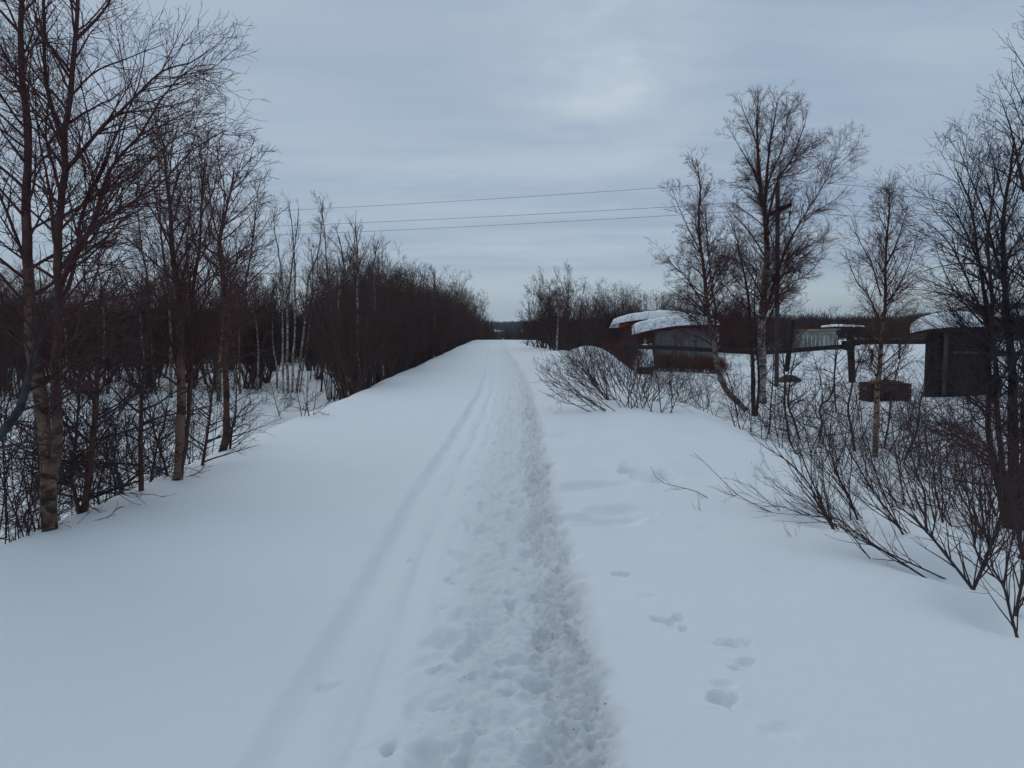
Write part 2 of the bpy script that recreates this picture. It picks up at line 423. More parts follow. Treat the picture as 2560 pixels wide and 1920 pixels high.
c = mixc(nt, mth('MULTIPLY', ramp(nt, sp_.outputs[0], [(.1, (0, 0, 0)), (.62, (1, 1, 1))]).outputs[0], mth('MULTIPLY', ramp(nt, sp_.outputs[2], [(.1, (0, 0, 0)), (.5, (1, 1, 1))]).outputs[0], .45)), c, (2.58, 3.51, 5.00))
thin = mth('MULTIPLY', ramp(nt, wn(.9, 4, .6, (5, 5, 0), (.5, 1, 1)), [(.45, (0, 0, 0)), (.62, (1, 1, 1))]).outputs[0], mth('MULTIPLY', low.outputs[0], ramp(nt, sp_.outputs[0], [(.22, (0, 0, 0)), (.5, (1, 1, 1))]).outputs[0]))
skyc = N(nt, 'ShaderNodeMix', data_type='RGBA'); skyc.blend_type = 'MULTIPLY'; skyc.inputs[0].default_value = 1
nt.links.new(sky.outputs[0], skyc.inputs[6]); skyc.inputs[7].default_value = (.55, .62, .72, 1)
c = mixc(nt, mth('ADD', mth('MULTIPLY', thin, .5), .06), c, skyc.outputs[2])
nt.links.new(c, bg.inputs[0])
SC.view_settings.view_transform = 'Standard'; SC.view_settings.look = 'None'; SC.view_settings.exposure = .10; SC.view_settings.gamma = 1
SC.cycles.max_bounces = 5; SC.cycles.diffuse_bounces = 3; SC.cycles.transparent_max_bounces = 8

# ---------------------------------------------------------------- dents and footprints in the snow
def FD(px, py):
    d = 2960/(py-815); return (px-1280)*d/FPX, d
for (px, py, sx, sy, dp, tu) in [
    (1560, 1447, .05, .035, .07, -.3), (1628, 1505, .06, .03, .012, -.4), (1455, 1450, .10, .06, .028, -.2),
    (1655, 1565, .022, .05, .05, .3), (1682, 1572, .022, .05, .05, .2), (1708, 1562, .025, .045, .05, 0), (1722, 1590, .02, .03, .03, 0),
    (1850, 1630, .055, .045, .045, -.3), (1885, 1680, .035, .04, .035, 0), (1862, 1695, .025, .03, .03, 0),
    (1828, 1775, .055, .05, .07, .4), (1835, 1735, .05, .03, .02, 0), (1990, 1860, .07, .05, .015, 0), (2562, 1580, .04, .07, .05, 0),
    (1392, 1088, .2, .2, .07, 0), (1590, 1175, .12, .26, .12, .2), (1625, 1190, .13, .25, .12, 0), (1668, 1188, .13, .25, .1, -.2),
    (1480, 1218, .42, .14, .07, .35), (1500, 1308, .34, .14, .07, .4), (1545, 1283, .25, .15, .05, .4),
    (958, 1885, .018, .045, .06, -.1), (802, 1722, .05, .04, .025, 0), (1275, 1690, .05, .03, .03, 0), (1295, 1652, .06, .055, .045, 0),
    (1335, 1705, .06, .05, .055, .2), (1272, 1735, .04, .02, .03, 0), (1105, 1610, .05, .13, .022, .05), (1085, 1676, .03, .02, .02, 0), (1020, 1395, .02, .03, .03, 0),
    (1115, 1440, .02, .03, .035, 0), (1060, 1905, .06, .09, .04, .2), (1160, 1900, .05, .1, .03, -.4), (1340, 1905, .05, .05, .04, 0), (1350, 1580, .03, .05, .04, 0),
    (1490, 1800, .03, .05, .015, 0), (1745, 1330, .3, .12, .012, .2), (2000, 1450, .3, .2, .015, 0)]:
    a, b = FD(px, py); DENTS.append((a, b, sx, sy, dp, tu))
_r = random.Random(4)
for k in range(170):
    y = 2.3+_r.random()**1.6*24; u = _r.choice((_r.gauss(-.28, .12), _r.gauss(.18, .12)))
    if u > .42 or u < -.55: continue
    s = _r.uniform(.7, 1.25)
    DENTS.append((u+float(pathx(y)+trail(y)), y, .05*s, .13*s, _r.uniform(.012, .034), _r.gauss(0, .3)))
for k in range(160):
    y = 2.3+_r.random()**1.6*17; u = _r.uniform(-.42, .42)
    DENTS.append((u+float(pathx(y)+trail(y)), y, _r.uniform(.015, .04), _r.uniform(.015, .05), _r.uniform(.01, .03), _r.uniform(-1, 1)))
# hollows round the stems standing in the snow (pixel of the foot, radius, depth)
BASES = {}
for key, px, py, rr, dp in [('sap1', 2209, 1377, .3, .05), ('sap2', 2062, 1286, .35, .12), ('sap3', 2132, 1268, .3, .12), ('sap4', 2244, 1313, .3, .08),
    ('sap5', 2376, 1400, .35, .14), ('sap6', 2454, 1424, .35, .14), ('sap7', 2524, 1523, .3, .14), ('sap8', 2546, 1502, .3, .1),
    ('birchH', 2185, 1130, .6, .15), ('al1', 1923, 1077, .4, .1), ('al2', 1972, 1092, .4, .12), ('al3', 1996, 1088, .3, .1), ('al4', 2050, 1092, .4, .1),
    ('al5', 2137, 1121, .4, .1), ('al6', 2211, 1114, .3, .1), ('wil1', 1540, 992, .6, .1), ('wil2', 1586, 1011, .5, .08), ('wil3', 1534, 1021, .5, .05),
    ('wil4', 1651, 1024, .4, .06), ('wil5', 1612, 999, .5, .08), ('clump', 735, 992, 1.2, -.25)]:
    p = GP(px, py); BASES[key] = p; WELLS.append((p[0], p[1], rr, dp))
def B(k):
    p = BASES[k].copy(); p[2] = gz(p[0], p[1]); return p

# ---------------------------------------------------------------- snow ground and trodden path: one grid, split along the path's edges
def geo(a, b, s, g, cap=1e9):
    out = [a]
    while out[-1] < b: out.append(out[-1]+s); s = min(s*g, cap)
    return out
uc = list(np.arange(-1.08, 2.0, .0145))
ur = geo(uc[-1]+.0145, 6.5, .018, 1.018); ur += geo(ur[-1]+.15, 4300, .17, 1.09)
ul = geo(-uc[0]+.0145, 7.0, .018, 1.025); ul += geo(ul[-1]+.15, 4300, .2, 1.10)
U = np.array([-v for v in reversed(ul)]+uc+ur)
ys = list(-np.array(geo(.5, 60, .5, 1.15)))[::-1]+list(np.arange(0, 1.9, .12))
y = 1.92
while y < 95: ys.append(y); y += max(.0125, .0011*y*y) if y < 40 else 1.6
s = 1.8
while y < 4600: ys.append(y); y += s; s *= 1.035
Y = np.array(ys)
UU, YY = np.meshgrid(U, Y); XX = UU+pathx(YY)+trail(YY)
ZZ = np.zeros_like(XX)
near = (Y > 1) & (Y < 60)
for i in range(len(Y)):
    ZZ[i] = ground(XX[i], YY[i], fine=False)
fm = np.outer(near, (U > -1.6) & (U < 6.0))
ZZ[fm] = ground(XX[fm], YY[fm], fine=True)
fm2 = np.outer(near, (U >= -4.5) & (U <= -1.6))
nx, ny = len(U), len(Y)
V = np.c_[XX.ravel(), YY.ravel(), ZZ.ravel()]
ii, jj = np.meshgrid(np.arange(ny-1), np.arange(nx-1), indexing='ij')
a = ii*nx+jj; F = np.stack([a, a+1, a+nx+1, a+nx], -1)
um = (U[:-1]+U[1:])/2; ym = (Y[:-1]+Y[1:])/2
isp = np.outer((ym > 1) & (ym < 84), (um > -1.05) & (um < .5))
inp = sstep((UU-.04+.16*fbm(XX*1.2, YY*1.3, 53, 3))/.16)*sstep((.44-UU+.12*fbm(XX*3.5, YY*2.6, 54, 3))/.12)
mid = sstep((UU+.5)/.4)*sstep((.5-UU)/.1)*.22
dirt = np.clip(np.maximum(inp*.85, mid)*(.55+.45*sstep(.5+1.2*fbm(XX*2.2, YY*.9, 51, 3))), 0, 1)*(1/(1+(YY/30)**2))
tread = sstep((UU+.6)/.4)*sstep((.50-UU)/.16)
def sub(mask, name, m):
    f = F[mask].reshape(-1, 4); used = np.unique(f); rm = np.full(len(V), -1); rm[used] = np.arange(len(used))
    o = mesh_obj(name, V[used], rm[f], m, attrs={'dirt': dirt.ravel()[used], 'tread': tread.ravel()[used]})
    return tag(o, kind='structure')
sub(~isp, 'snow_ground', M_path)
sub(isp, 'path', M_path)

# ---------------------------------------------------------------- far hills' woods and far woods (masses)
M_far = simple('far_twigs', (.085, .058, .052), (.05, .035, .033), .4, rough=.95, bs=0)
M_far2 = simple('far_twigs_ochre', (.12, .085, .055), (.07, .05, .036), .2, rough=.95, bs=0)
M_con = simple('far_conifers', (.012, .022, .022), (.02, .032, .03), .05, rough=.95, bs=0)
def wood_mass(name, label, pts, h, hs, seed, m, per=16, rad=.045, spread=.42, group=None):
    rng = np.random.default_rng(seed); pts = np.asarray(pts); n = len(pts)
    hh = h*rng.normal(1, hs, n).clip(.5, 1.5)
    base = np.c_[pts, ground(pts[:, 0], pts[:, 1])-.2]
    idx = np.repeat(np.arange(n), per); k = len(idx)
    st = base[idx]+np.c_[rng.normal(0, .25, k), rng.normal(0, .25, k), rng.uniform(0, .45, k)*hh[idx]]
    az = rng.uniform(0, 6.283, k); s = spread*np.sqrt(rng.random(k))*1.6
    d = np.c_[np.cos(az)*s, np.sin(az)*s, np.ones(k)]
    ln = hh[idx]*rng.uniform(.45, .62, k)
    p, r = grow(rng, st, d, ln, np.full(k, rad), np.full(k, rad*.25), 2, .12, .05)
    v, f, t = merge([(p, r, 3)]); TOTAL[0] += len(v)
    return tag(mesh_obj(name, v, f, m, smooth=False), label, 'wood', group, 'stuff')
rg = np.random.default_rng(9)
def scatter(n, x0, x1, y0, y1): return np.c_[rg.uniform(x0, x1, n), rg.uniform(y0, y1, n)]
# right hand field edge
q = scatter(1500, 26, 150, 150, 185); wood_mass('distant_wood', 'dark brown wood closing the snowy field behind the sheds', q, 5.6, .12, 1, M_far, 16, .07, .5)
q = scatter(500, 66, 165, 118, 140); wood_mass('distant_scrub', 'ochre brown scrub at the right end of the snowy field', q, 5.2, .15, 2, M_far2, 16, .06, .5)
# thicket beyond the right hand shrubs, and behind the red shed
q = scatter(600, 3.5, 30, 76, 105); wood_mass('distant_thicket', 'dense dark thicket behind the shrubs right of the path', q, 4.0, .12, 3, M_far, 26, .03, .6)
# valley beyond the crest
q = np.vstack([scatter(600, -30, -4.0, 120, 230), scatter(800, 1.8, 30, 120, 230)])
wood_mass('valley_thicket', 'brown thicket either side of the gap beyond the crest', q, 6.0, .15, 4, M_far, 16, .06, .6)
q = np.vstack([scatter(900, -130, -10, 260, 600), scatter(900, 3, 150, 260, 600), scatter(110, -11, 4, 340, 600)])
wood_mass('valley_wood', 'greyish bare wood on the valley floor far ahead', q, 7.0, .2, 5, M_far, 14, .12, .6)
def conifers(name, label, pts, h, seed):
    rng = np.random.default_rng(seed); n = len(pts); hh = h*rng.uniform(.6, 1.2, n)
    base = np.c_[pts, ground(pts[:, 0], pts[:, 1])]
    p = np.stack([base, base+np.c_[np.zeros(n), np.zeros(n), hh*.5], base+np.c_[np.zeros(n), np.zeros(n), hh]], 1)
    r = np.stack([hh*.26, hh*.17, hh*.01], 1); v, f, t = merge([(p, r, 5)])
    return tag(mesh_obj(name, v, f, M_con, smooth=False), label, 'forest', None, 'stuff')
def polar(n, a0, a1, r0, r1):
    a = R(1)*rg.uniform(a0, a1, n); r = rg.uniform(r0, r1, n); return np.c_[r*np.sin(a), r*np.cos(a)]
conifers('hill_forest', 'dark bluish conifer forest along the far ridge', polar(9000, -42, 42, 2150, 3000), 13, 6)
conifers('slope_forest', 'small conifers on the far slope below the ridge', np.vstack([polar(1500, -6, -2.6, 1050, 2100), polar(3500, -1.2, 12, 1050, 2100), polar(500, -2.6, -1.2, 1300, 2100)]), 10, 7)

V8 = [(sx*4950, y_, z_) for z_ in (-25, 112) for sx, y_ in ((-1, -200), (1, -200), (1, 5150), (-1, 5150))]
hz = bpy.data.materials.new('haze'); hz.use_nodes = True; hn = hz.node_tree; hn.nodes.remove(hn.nodes['Principled BSDF'])
pv = hn.nodes.new('ShaderNodeVolumePrincipled'); pv.inputs['Density'].default_value = .00013; pv.inputs['Color'].default_value = (.75, .84, .95, 1)
hn.links.new(pv.outputs[0], [n_ for n_ in hn.nodes if n_.type == 'OUTPUT_MATERIAL'][0].inputs['Volume'])
tag(mesh_obj('haze', V8, [(0, 3, 2, 1), (4, 5, 6, 7), (0, 1, 5, 4), (1, 2, 6, 5), (2, 3, 7, 6), (3, 0, 4, 7)], hz, smooth=False), 'thin cold air fading the far ridge', 'haze', None, 'stuff')
# ---------------------------------------------------------------- trees on the left, near ones first
SB = S(BIRCH)
def flatprof(t): return .35+.65*np.sin(np.clip(t, 0, 1)*math.pi*.85+.35)
d = 5.75; gp = GP(123, 1318)
def X(lst, d_, dd=0, g=True): return pp(lst, d_, dd, g)
hero = S(BIRCH, n1=42, t0=.16, t1=.98, len1=1.0, ang=(1.15, .6), prof=lambda t: 1-.45*t, d2=10, r2=.52, d3=12, r3=.47, d4=10, r4=.4, rt=.0015, trop=.04, wob=.09, lmin=.08)
make_tree('birch', gp, [
    (X([(123, 1318), (118, 1178), (112, 1110), (98, 986), (87, 889), (80, 745), (72, 633), (74, 464), (75, 300), (61, 211), (55, 84), (58, -40), (50, -200)], d), .058, .007),
    (X([(130, 1200), (140, 1082), (137, 986), (134, 889), (142, 745), (141, 633), (148, 506), (158, 422), (156, 350), (169, 253), (181, 105), (192, -30), (200, -230)], d, 0, False), 0.0390, .009)],
    hero, M_tan, M_red, 11, 'big twin-trunked birch at the far left, cut off by the top of the photo', group=None, K=30,
    limbs=[(X([(157, 350), (131, 270), (112, 169), (103, 0), (95, -120)], d, .02, False), 0.0182, .006),
           (X([(142, 740), (168, 680), (228, 570), (274, 422), (350, 338), (400, 255), (443, 198), (510, 150), (540, 158)], d, .02, False), 0.0196, .003),
           (X([(169, 422), (236, 337), (337, 236), (400, 175), (470, 155), (530, 118)], d, -.04, False), 0.0154, .003),
           (X([(143, 760), (180, 690), (198, 548), (228, 472), (272, 371), (310, 285), (345, 200), (360, 110)], d, .03, False), 0.0168, .003),
           (X([(142, 690), (180, 630), (240, 560), (320, 510), (400, 460), (470, 380), (560, 330)], d, -.05, False), 0.0140, .003),
           (X([(188, 100), (230, 60), (270, 10), (300, -60)], d, .03, False), 0.0140, .004),
           (X([(80, 700), (30, 560), (-20, 420), (-60, 250)], d, .04, False), 0.0140, .004),
           (X([(142, 640), (122, 480), (95, 330), (85, 180)], d, .03, False), 0.0126, .003),
           (X([(230, 480), (330, 440), (440, 345), (560, 290), (590, 300)], d, .03, False), 0.0084, .002),
           (X([(165, 253), (240, 180), (320, 150), (420, 110)], d, .0, False), 0.0084, .002)])
b2 = GP(443, 1200); d = b2[1]
make_tree('birch', b2, [
    (X([(443, 1200), (448, 1130), (451, 1010), (451, 865), (446, 745), (430, 650), (418, 540), (408, 440), (402, 350)], d), .056, .006),
    (X([(452, 1185), (466, 1080), (474, 960), (478, 850), (482, 730), (500, 600), (508, 480), (512, 400)], d, .03), .028, .006)],
    S(hero, n1=30, t0=.30, len1=.95, ang=(1.0, .5), d2=7, d3=10, rt=.0022), M_tan, M_red, 12, 'brown-barked birch with a slender second stem, left of the reddish crooked tree', K=26)
b3 = GP(555, 1128); d = b3[1]
make_tree('crooked_tree', b3, [(X([(555, 1130), (566, 1090), (562, 1040), (562, 960), (556, 889), (559, 793), (548, 700), (540, 600), (560, 500), (572, 420)], d), .052, .007)],
    S(hero, n1=34, t0=.38, len1=1.0, d2=7, d3=10, rt=.0024), M_red, M_red, 13, 'reddish crooked trunk rising from the snow edge, bent at its foot')
SAP = S(BIRCH, n1=20, t0=.12, len1=.7, ang=(1.35, .6), prof=lambda t: 1-.4*t, d2=9, r2=.5, d3=10, r3=.4, d4=0, rt=.0018, trop=.03, wob=.1, lmin=.06)
G_left = 'saplings along the left snow edge'
for k, (pts, r0, lab, dd) in enumerate([
    ([(212, 1280), (222, 1200), (236, 1082), (243, 986), (251, 841), (255, 700)], .036, 'straight dark reddish stem just right of the twin-trunked birch', 0),
    ([(354, 1227), (353, 1120), (354, 1082), (354, 990), (359, 937), (368, 820), (372, 720)], .027, 'straight dark stem midway between the twin-trunked birch and the brown-barked birch', 0),
    ([(308, 1227), (290, 1170), (262, 1140), (215, 1100), (178, 1072), (120, 1030), (80, 990)], .036, 'thick dark stem leaning far left behind the straight reddish stem', .07),
    ([(198, 1285), (186, 1225), (176, 1180), (190, 1100), (200, 1000), (205, 900)], .020, 'thin stem bent left at its foot, first right of the twin birch trunk', 0),
    ([(14, 1350), (12, 1250), (8, 1150), (2, 1040), (6, 900)], .016, 'thin upright stem at the very left edge of the photo', 0),
    ([(75, 1330), (60, 1290), (100, 1240), (150, 1180), (190, 1160)], .022, 'short bent stem in front of the foot of the twin-trunked birch', 0),
    ([(506, 1164), (516, 1100), (525, 1034), (532, 960), (540, 880)], .020, 'thin sapling between the brown-barked birch and the reddish crooked tree', 0),
    ([(576, 1123), (582, 1070), (590, 1034), (592, 985), (596, 930)], .018, 'slender forked sapling just right of the reddish crooked tree', 0),
    ([(585, 1068), (612, 1000), (640, 960)], .009, 'low twiggy sapling leaning right beside the forked sapling', 0),
    ([(288, 1240), (286, 1170), (290, 1110), (283, 1050)], .016, 'short snapped stem between two straight dark stems', .02),
    ([(325, 1222), (316, 1160), (318, 1090), (314, 1010), (318, 940)], .013, 'slim pale sapling close left of the straight dark stem', .02),
    ([(376, 1205), (392, 1120), (410, 1060), (425, 990)], .013, 'slim sapling leaning right towards the brown-barked birch', .03),
    ([(420, 1190), (408, 1150), (388, 1090), (376, 1030), (365, 960)], .014, 'slim sapling leaning left from the foot of the brown-barked birch', .03),
    ([(248, 1262), (244, 1225), (262, 1160), (280, 1100)], .011, 'small twiggy sapling beside the straight reddish stem', 0),
    ([(702, 1048), (690, 1010), (678, 960), (655, 920)], .012, 'low broken sapling sticking out of the snow slope near the white birch clump', 0)]):
    b = GP(*pts[0]) if pts[0][1] < 1345 else GP(pts[0][0], 1345)
    d = b[1]
    ln = np.hypot(pts[-1][0]-pts[0][0], pts[-1][1]-pts[0][1])*d/FPX
    make_tree('sapling', b, [(X(pts, d, dd), r0, .004)], S(SAP, len1=.30+.22*ln, n1=int(14+ln*11)), M_red if k in (0, 1, 3, 6) else M_dark, M_dark, 40+k, lab, 'sapling', G_left, K=14, sides=7)
# limb of a tree standing out of frame at the left
b = np.array([-4.9, 5.6, 0]); b[2] = gz(b[0], b[1])
make_tree('leaning_tree', b, [(X([(-330, 1420), (-120, 1230), (0, 1092), (62, 1010), (80, 930), (96, 860), (150, 760)], 5.4), .062, .012)],
    S(SAP, n1=22, len1=1.0, d2=8), M_grey, M_dark, 61, 'thick grey trunk leaning in from beyond the left edge of the photo')
# understorey bushes below the big birches
UB = S(BIRCH, n1=9, t0=.15, len1=.6, ang=(1.2, .7), prof=lambda t: 1-.4*t, d2=8, r2=.5, d3=7, r3=.4, d4=0, rt=.0022, trop=.02, wob=.11, lmin=.05)
for k, (px, d, n, h) in enumerate([(20, 6.8, 5, 1.6), (170, 7.4, 5, 1.7), (270, 8.2, 5, 1.5), (330, 9.3, 5, 1.7), (60, 8.6, 6, 1.8), (400, 10.6, 5, 1.6), (480, 11.5, 5, 1.6), (140, 10.5, 6, 1.7), (250, 11.8, 6, 1.6), (-40, 6.1, 6, 1.6), (40, 5.9, 4, 1.1), (380, 14, 6, 1.7), (200, 14.5, 6, 1.8), (90, 13, 6, 1.8)]):
    x = (px-1280)*d/FPX; make_bush('bare_bush', (x, d, gz(x, d)), n, h, .5, UB, M_dark, 80+k, base=.3, r0=.008,
        label='bare twiggy bush under the birches on the left, its branches tangled with others', cat='bush', group='bushes under the left birches')
# ------- taller birches standing back from the edge
TB = S(BIRCH, n1=44, t0=.30, len1=1.7, ang=(.85, .4), prof=lambda t: 1-.55*t, d2=5.5, r2=.5, d3=8, r3=.42, d4=9, r4=.4, rt=.0027, trop=.05, wob=.08, lmin=.12)
for k, (pts, lab, r0) in enumerate([
    ([(429, 995), (425, 870), (420, 740), (405, 620), (398, 500), (392, 360)], 'tall birch rising behind the brown-barked birch', .075),
    ([(480, 1002), (478, 860), (476, 740), (470, 620), (480, 500), (470, 400)], 'slender pale birch right behind the brown-barked birch', .045),
    ([(545, 1002), (548, 900), (556, 760), (552, 640), (530, 540), (522, 430)], 'stout birch standing behind the reddish crooked tree', .09),
    ([(390, 985), (380, 860), (370, 720), (350, 600), (340, 480), (350, 390)], 'tall thin birch left of the brown-barked birch, farther back', .06),
    ([(600, 985), (596, 860), (604, 740), (620, 640), (632, 540), (640, 470)], 'thin tall tree between the crooked tree and the white birch clump', .05)]):
    b = GP(*pts[0]); d = b[1]
    make_tree('birch', b, [(X(pts, d), r0, .012)], TB, M_tan, M_thick, 100+k, lab, 'tree', 'tall birches behind the left edge')
# ------- white birch clump
b = B('clump'); d = b[1]
make_tree('birch_clump', b, [
    (X([(709, 987), (707, 880), (707, 759), (703, 674), (690, 600), (680, 520)], d), .055, .008),
    (X([(720, 995), (718, 880), (719, 759), (727, 680), (738, 600), (745, 520)], d), .065, .008),
    (X([(728, 991), (731, 900), (737, 822), (736, 700), (733, 611), (722, 500)], d), .06, .008),
    (X([(741, 991), (750, 890), (760, 801), (768, 700), (790, 640), (800, 560), (803, 500)], d), .06, .008),
    (X([(747, 992), (757, 920), (768, 860), (775, 760), (778, 660), (770, 590)], d), .035, .008)],
    S(TB, n1=20, t0=.38, len1=.95, ang=(.6, .35), d2=4.5, d3=6, rt=.0026), M_birch, M_red, 120, 'clump of five white-stemmed birches on a snow hump beyond the left slope')
for k, (px, py) in enumerate([(660, 1010), (770, 1040), (715, 1020), (640, 985)]):
    b = GP(px, py); make_bush('bare_bush', b, 5, .9, .5, S(UB, n1=6, len1=.35, d2=6, rt=.003), M_red, 130+k, base=.15, r0=.009, label='tiny leafless bush on the open snow around the white birch clump', cat='bush', group='tiny bushes near the birch clump')
# ------- hedge of multi-stemmed trees along the embankment
HB = S(BIRCH, n1=9, t0=.2, len1=1.3, ang=(.7, .35), prof=lambda t: 1-.5*t, d2=5, r2=.5, d3=6, r3=.42, d4=4, r4=.4, rt=.0036, trop=.06, wob=.09, lmin=.15)
variants = []
for k in range(6):
    variants.append(make_bush('thicket_tree', (0, 0, 0), (11, 13, 9, 12, 10, 12)[k], 4.6, (.42, .55, .35, .5, .45, .4)[k], HB, M_thick, 200+k, base=.35, r0=.045, trop=.07, sides=6, cat='tree'))
BK = S(HB, n1=7, d2=4.5, d3=5, d4=0, rt=.011)
back = [make_bush('thicket_tree', (0, 0, 0), 13, 4.6, .5, BK, M_thick, 220+k, base=.4, r0=.05, trop=.07, sides=5, cat='tree') for k in range(3)]
HT = {}; used = set(); rr = random.Random(77)
def place(pool, x, y, h, label, group, sink=.1):
    v = rr.randrange(len(pool)); src = pool[v]
    if (id(pool), v) in used: o = copy_tree(src)
    else: o = src; used.add((id(pool), v))
    if v not in HT.setdefault(id(pool), {}):
        zs = np.concatenate([np.array([q_.co.z for q_ in c_.data.vertices]) for c_ in src.children]); HT[id(pool)][v] = float(np.percentile(zs, 99.0))
    o.location = (x, y, gz(x, y)-sink); s = (h+sink)/HT[id(pool)][v]
    o.scale = (s*rr.uniform(.9, 1.1), s*rr.uniform(.9, 1.1), s); o.rotation_euler = (rr.uniform(-.05, .05), rr.uniform(-.05, .05), rr.uniform(0, 6.28))
    tag(o, label, 'tree', group); return o
prof_x = [835, 872, 900, 956, 1000, 1060, 1100, 1128, 1170, 1195, 1215, 1300]; prof_y = [660, 640, 655, 690, 688, 698, 708, 712, 745, 785, 803, 815]
L1_ = 'dark leafless many-stemmed tree in the thicket running along the left side of the path'; G1_ = 'trees of the left thicket'
y = 13.9; k = 0
while y < 125:
    for row, dx in ((0, -4.45), (1, -6.4), (2, -9.2)):
        if y < (16.5, 22, 36)[row]: continue
        x = dx+rr.uniform(-.45, .3)+float(pathx(y)); px = 1280+FPX*x/y
        if px < (855, 850, 840)[row]: continue
        top = np.interp(px, prof_x, prof_y)+rr.choice((rr.uniform(-45, 0), rr.uniform(0, 25), rr.uniform(0, 45)))*min(1.3, 30/y+.25)
        h = EYE+(815-top)*y/FPX-gz(x, y)
        place(variants, x, y, max(2.0, min(h, 7.5)), L1_, G1_)
        k += 1
    y *= 1.052 if y < 40 else 1.07
# wood closing the left: rows across the view
for (d0, n, x0, x1, tp) in ((36, 17, -34, -12.5, 700), (42, 20, -42, -11, 690), (50, 22, -50, -10, 695), (31, 7, -33, -20, 720)):
    for i in range(n):
        x = x0+(x1-x0)*(i+rr.uniform(-.3, .3)+.5)/n; yy = d0+rr.uniform(-2.2, 2.2)
        top = tp+rr.uniform(-30, 35); h = EYE+(815-top)*yy/FPX-gz(x, yy)
        place(back if d0 > 45 else variants, x, yy, h, 'dark leafless many-stemmed tree in the wood across the snow hollow on the left', 'trees of the left wood')
q = np.vstack([scatter(900, -75, -12, 56, 80), scatter(400, -110, -60, 20, 70)])
wood_mass('left_wood', 'dark unbroken wood behind the trees on the left', q, 5.6, .1, 8, M_far, 22, .035, .6)
# foremost dense tree of the hedge and the taller dark one beside it
SB2 = S(TB, n1=11, t0=.25, len1=.8, ang=(.65, .3), prof=lambda t: 1-.7*t, d2=5, d3=6.5, d4=5, rt=.0024)
b = GP(834, 1003); d = b[1]; rng = np.random.default_rng(5)
st = []
for i in range(11):
    a = (i-5)/5
    st.append((X([(834+a*15, 1000-abs(a)*3), (838+a*36, 900), (846+a*52, 780), (862+a*66, 660-20*abs(a)), (872+a*78, 545+150*abs(a)**.8+rng.uniform(0, 50))], d+rng.uniform(-.1, .7), 0), rng.uniform(.018, .03), .004))
make_tree('alder', b, st, SB2, M_dark, M_thick, 140, 'foremost dense many-stemmed dark tree of the left thicket, with a pointed top', K=16, sides=6)
b = GP(800, 985); d = b[1]+3
make_tree('slim_tree', (b[0], d, gz(b[0], d)), [(X([(805, 960), (815, 850), (822, 740), (818, 640), (812, 560), (800, 490)], d), .05, .008)], S(TB, n1=30, t0=.25, len1=1.0, rt=.0035), M_dark, M_thick, 141, 'slim dark tree behind the pointed dense tree, next to the white birch clump')
# pale stems showing in the thicket
for k, (px, d) in enumerate([(905, 22), (935, 24), (962, 27), (1010, 34), (1048, 39), (1078, 44), (880, 24), (640, 36), (684, 38), (590, 36), (350, 33), (250, 34), (160, 33), (215, 36)]):
    x = (px-1280)*d/FPX; z = gz(x, d)
    rng = np.random.default_rng(300+k)
    xs = np.cumsum(rng.normal(0, .10, 6)); h = 4.6+rng.uniform(0, .9)
    pts = [(x+xs[i], d+.1*xs[-i-1], z-.1+h*i/5) for i in range(6)]
    make_tree('pale_birch', (x, d, z), [(pts, .06, .01)], S(TB, n1=18, t0=.5, len1=1.0, d2=4, d3=5, d4=0, rt=.005), M_birch, M_thick, 320+k,
              'thin birch with a pale stem showing through the dark thicket', 'tree', 'pale-stemmed birches inside the thicket')
# ---------------------------------------------------------------- right side trees
RB = S(BIRCH, n1=84, t0=.17, t1=.98, len1=2.5, ang=(1.2, .4), prof=lambda t: 1.0-.86*t, d2=5.2, r2=.42, d3=9, r3=.45, d4=15, r4=.5, rt=.0030, trop=.03, wob=.10, lmin=.12)
d = 26.8
gx = (1906-1280)*d/FPX; b = np.array([gx, d, gz(gx, d)])
make_tree('tall_birch', b, [
    (X([(1905, 1000), (1908, 916), (1906, 853), (1906, 790), (1909, 742), (1919, 632), (1918, 606), (1914, 522), (1902, 459), (1900, 353), (1899, 290), (1904, 225)], d), .165, .010),
    (X([(1916, 560), (1912, 500), (1921, 374), (1935, 300), (1944, 245)], d, .1, False), .07, .008)],
    RB, M_white_birch, M_red, 401, 'tallest birch right of the path, white bark low down, overlapping the utility pole', K=30, sides=10,
    limbs=[(X([(1908, 800), (1932, 725), (1946, 670), (1971, 615), (2005, 551), (2047, 488), (2077, 437), (2098, 370)], d, -.15, False), .055, .006),
           (X([(1918, 560), (1935, 480), (1950, 437), (1980, 395), (2009, 311), (2020, 270)], d, .12, False), .05, .006),
           (X([(1912, 520), (1925, 440), (1955, 370), (1965, 290), (1985, 260)], d, -.1, False), .04, .005),
           (X([(1903, 480), (1880, 420), (1850, 370), (1822, 320)], d, -.1, False), .035, .005),
           (X([(1917, 650), (1880, 590), (1850, 555), (1818, 520)], d, .1, False), .035, .005),
           (X([(1912, 760), (1880, 690), (1850, 640), (1810, 600)], d, -.1, False), .035, .005),
           (X([(1906, 840), (1925, 790), (1960, 720), (2010, 690), (2060, 640)], d, .1, False), .04, .005),
           (X([(1900, 380), (1878, 320), (1860, 280), (1850, 240)], d, .1, False), .03, .005)])
gx = (1866-1280)*24.0/FPX; d = 24.0; b = np.array([gx, d, gz(gx, d)])
zb = P(1866, 1015, d)
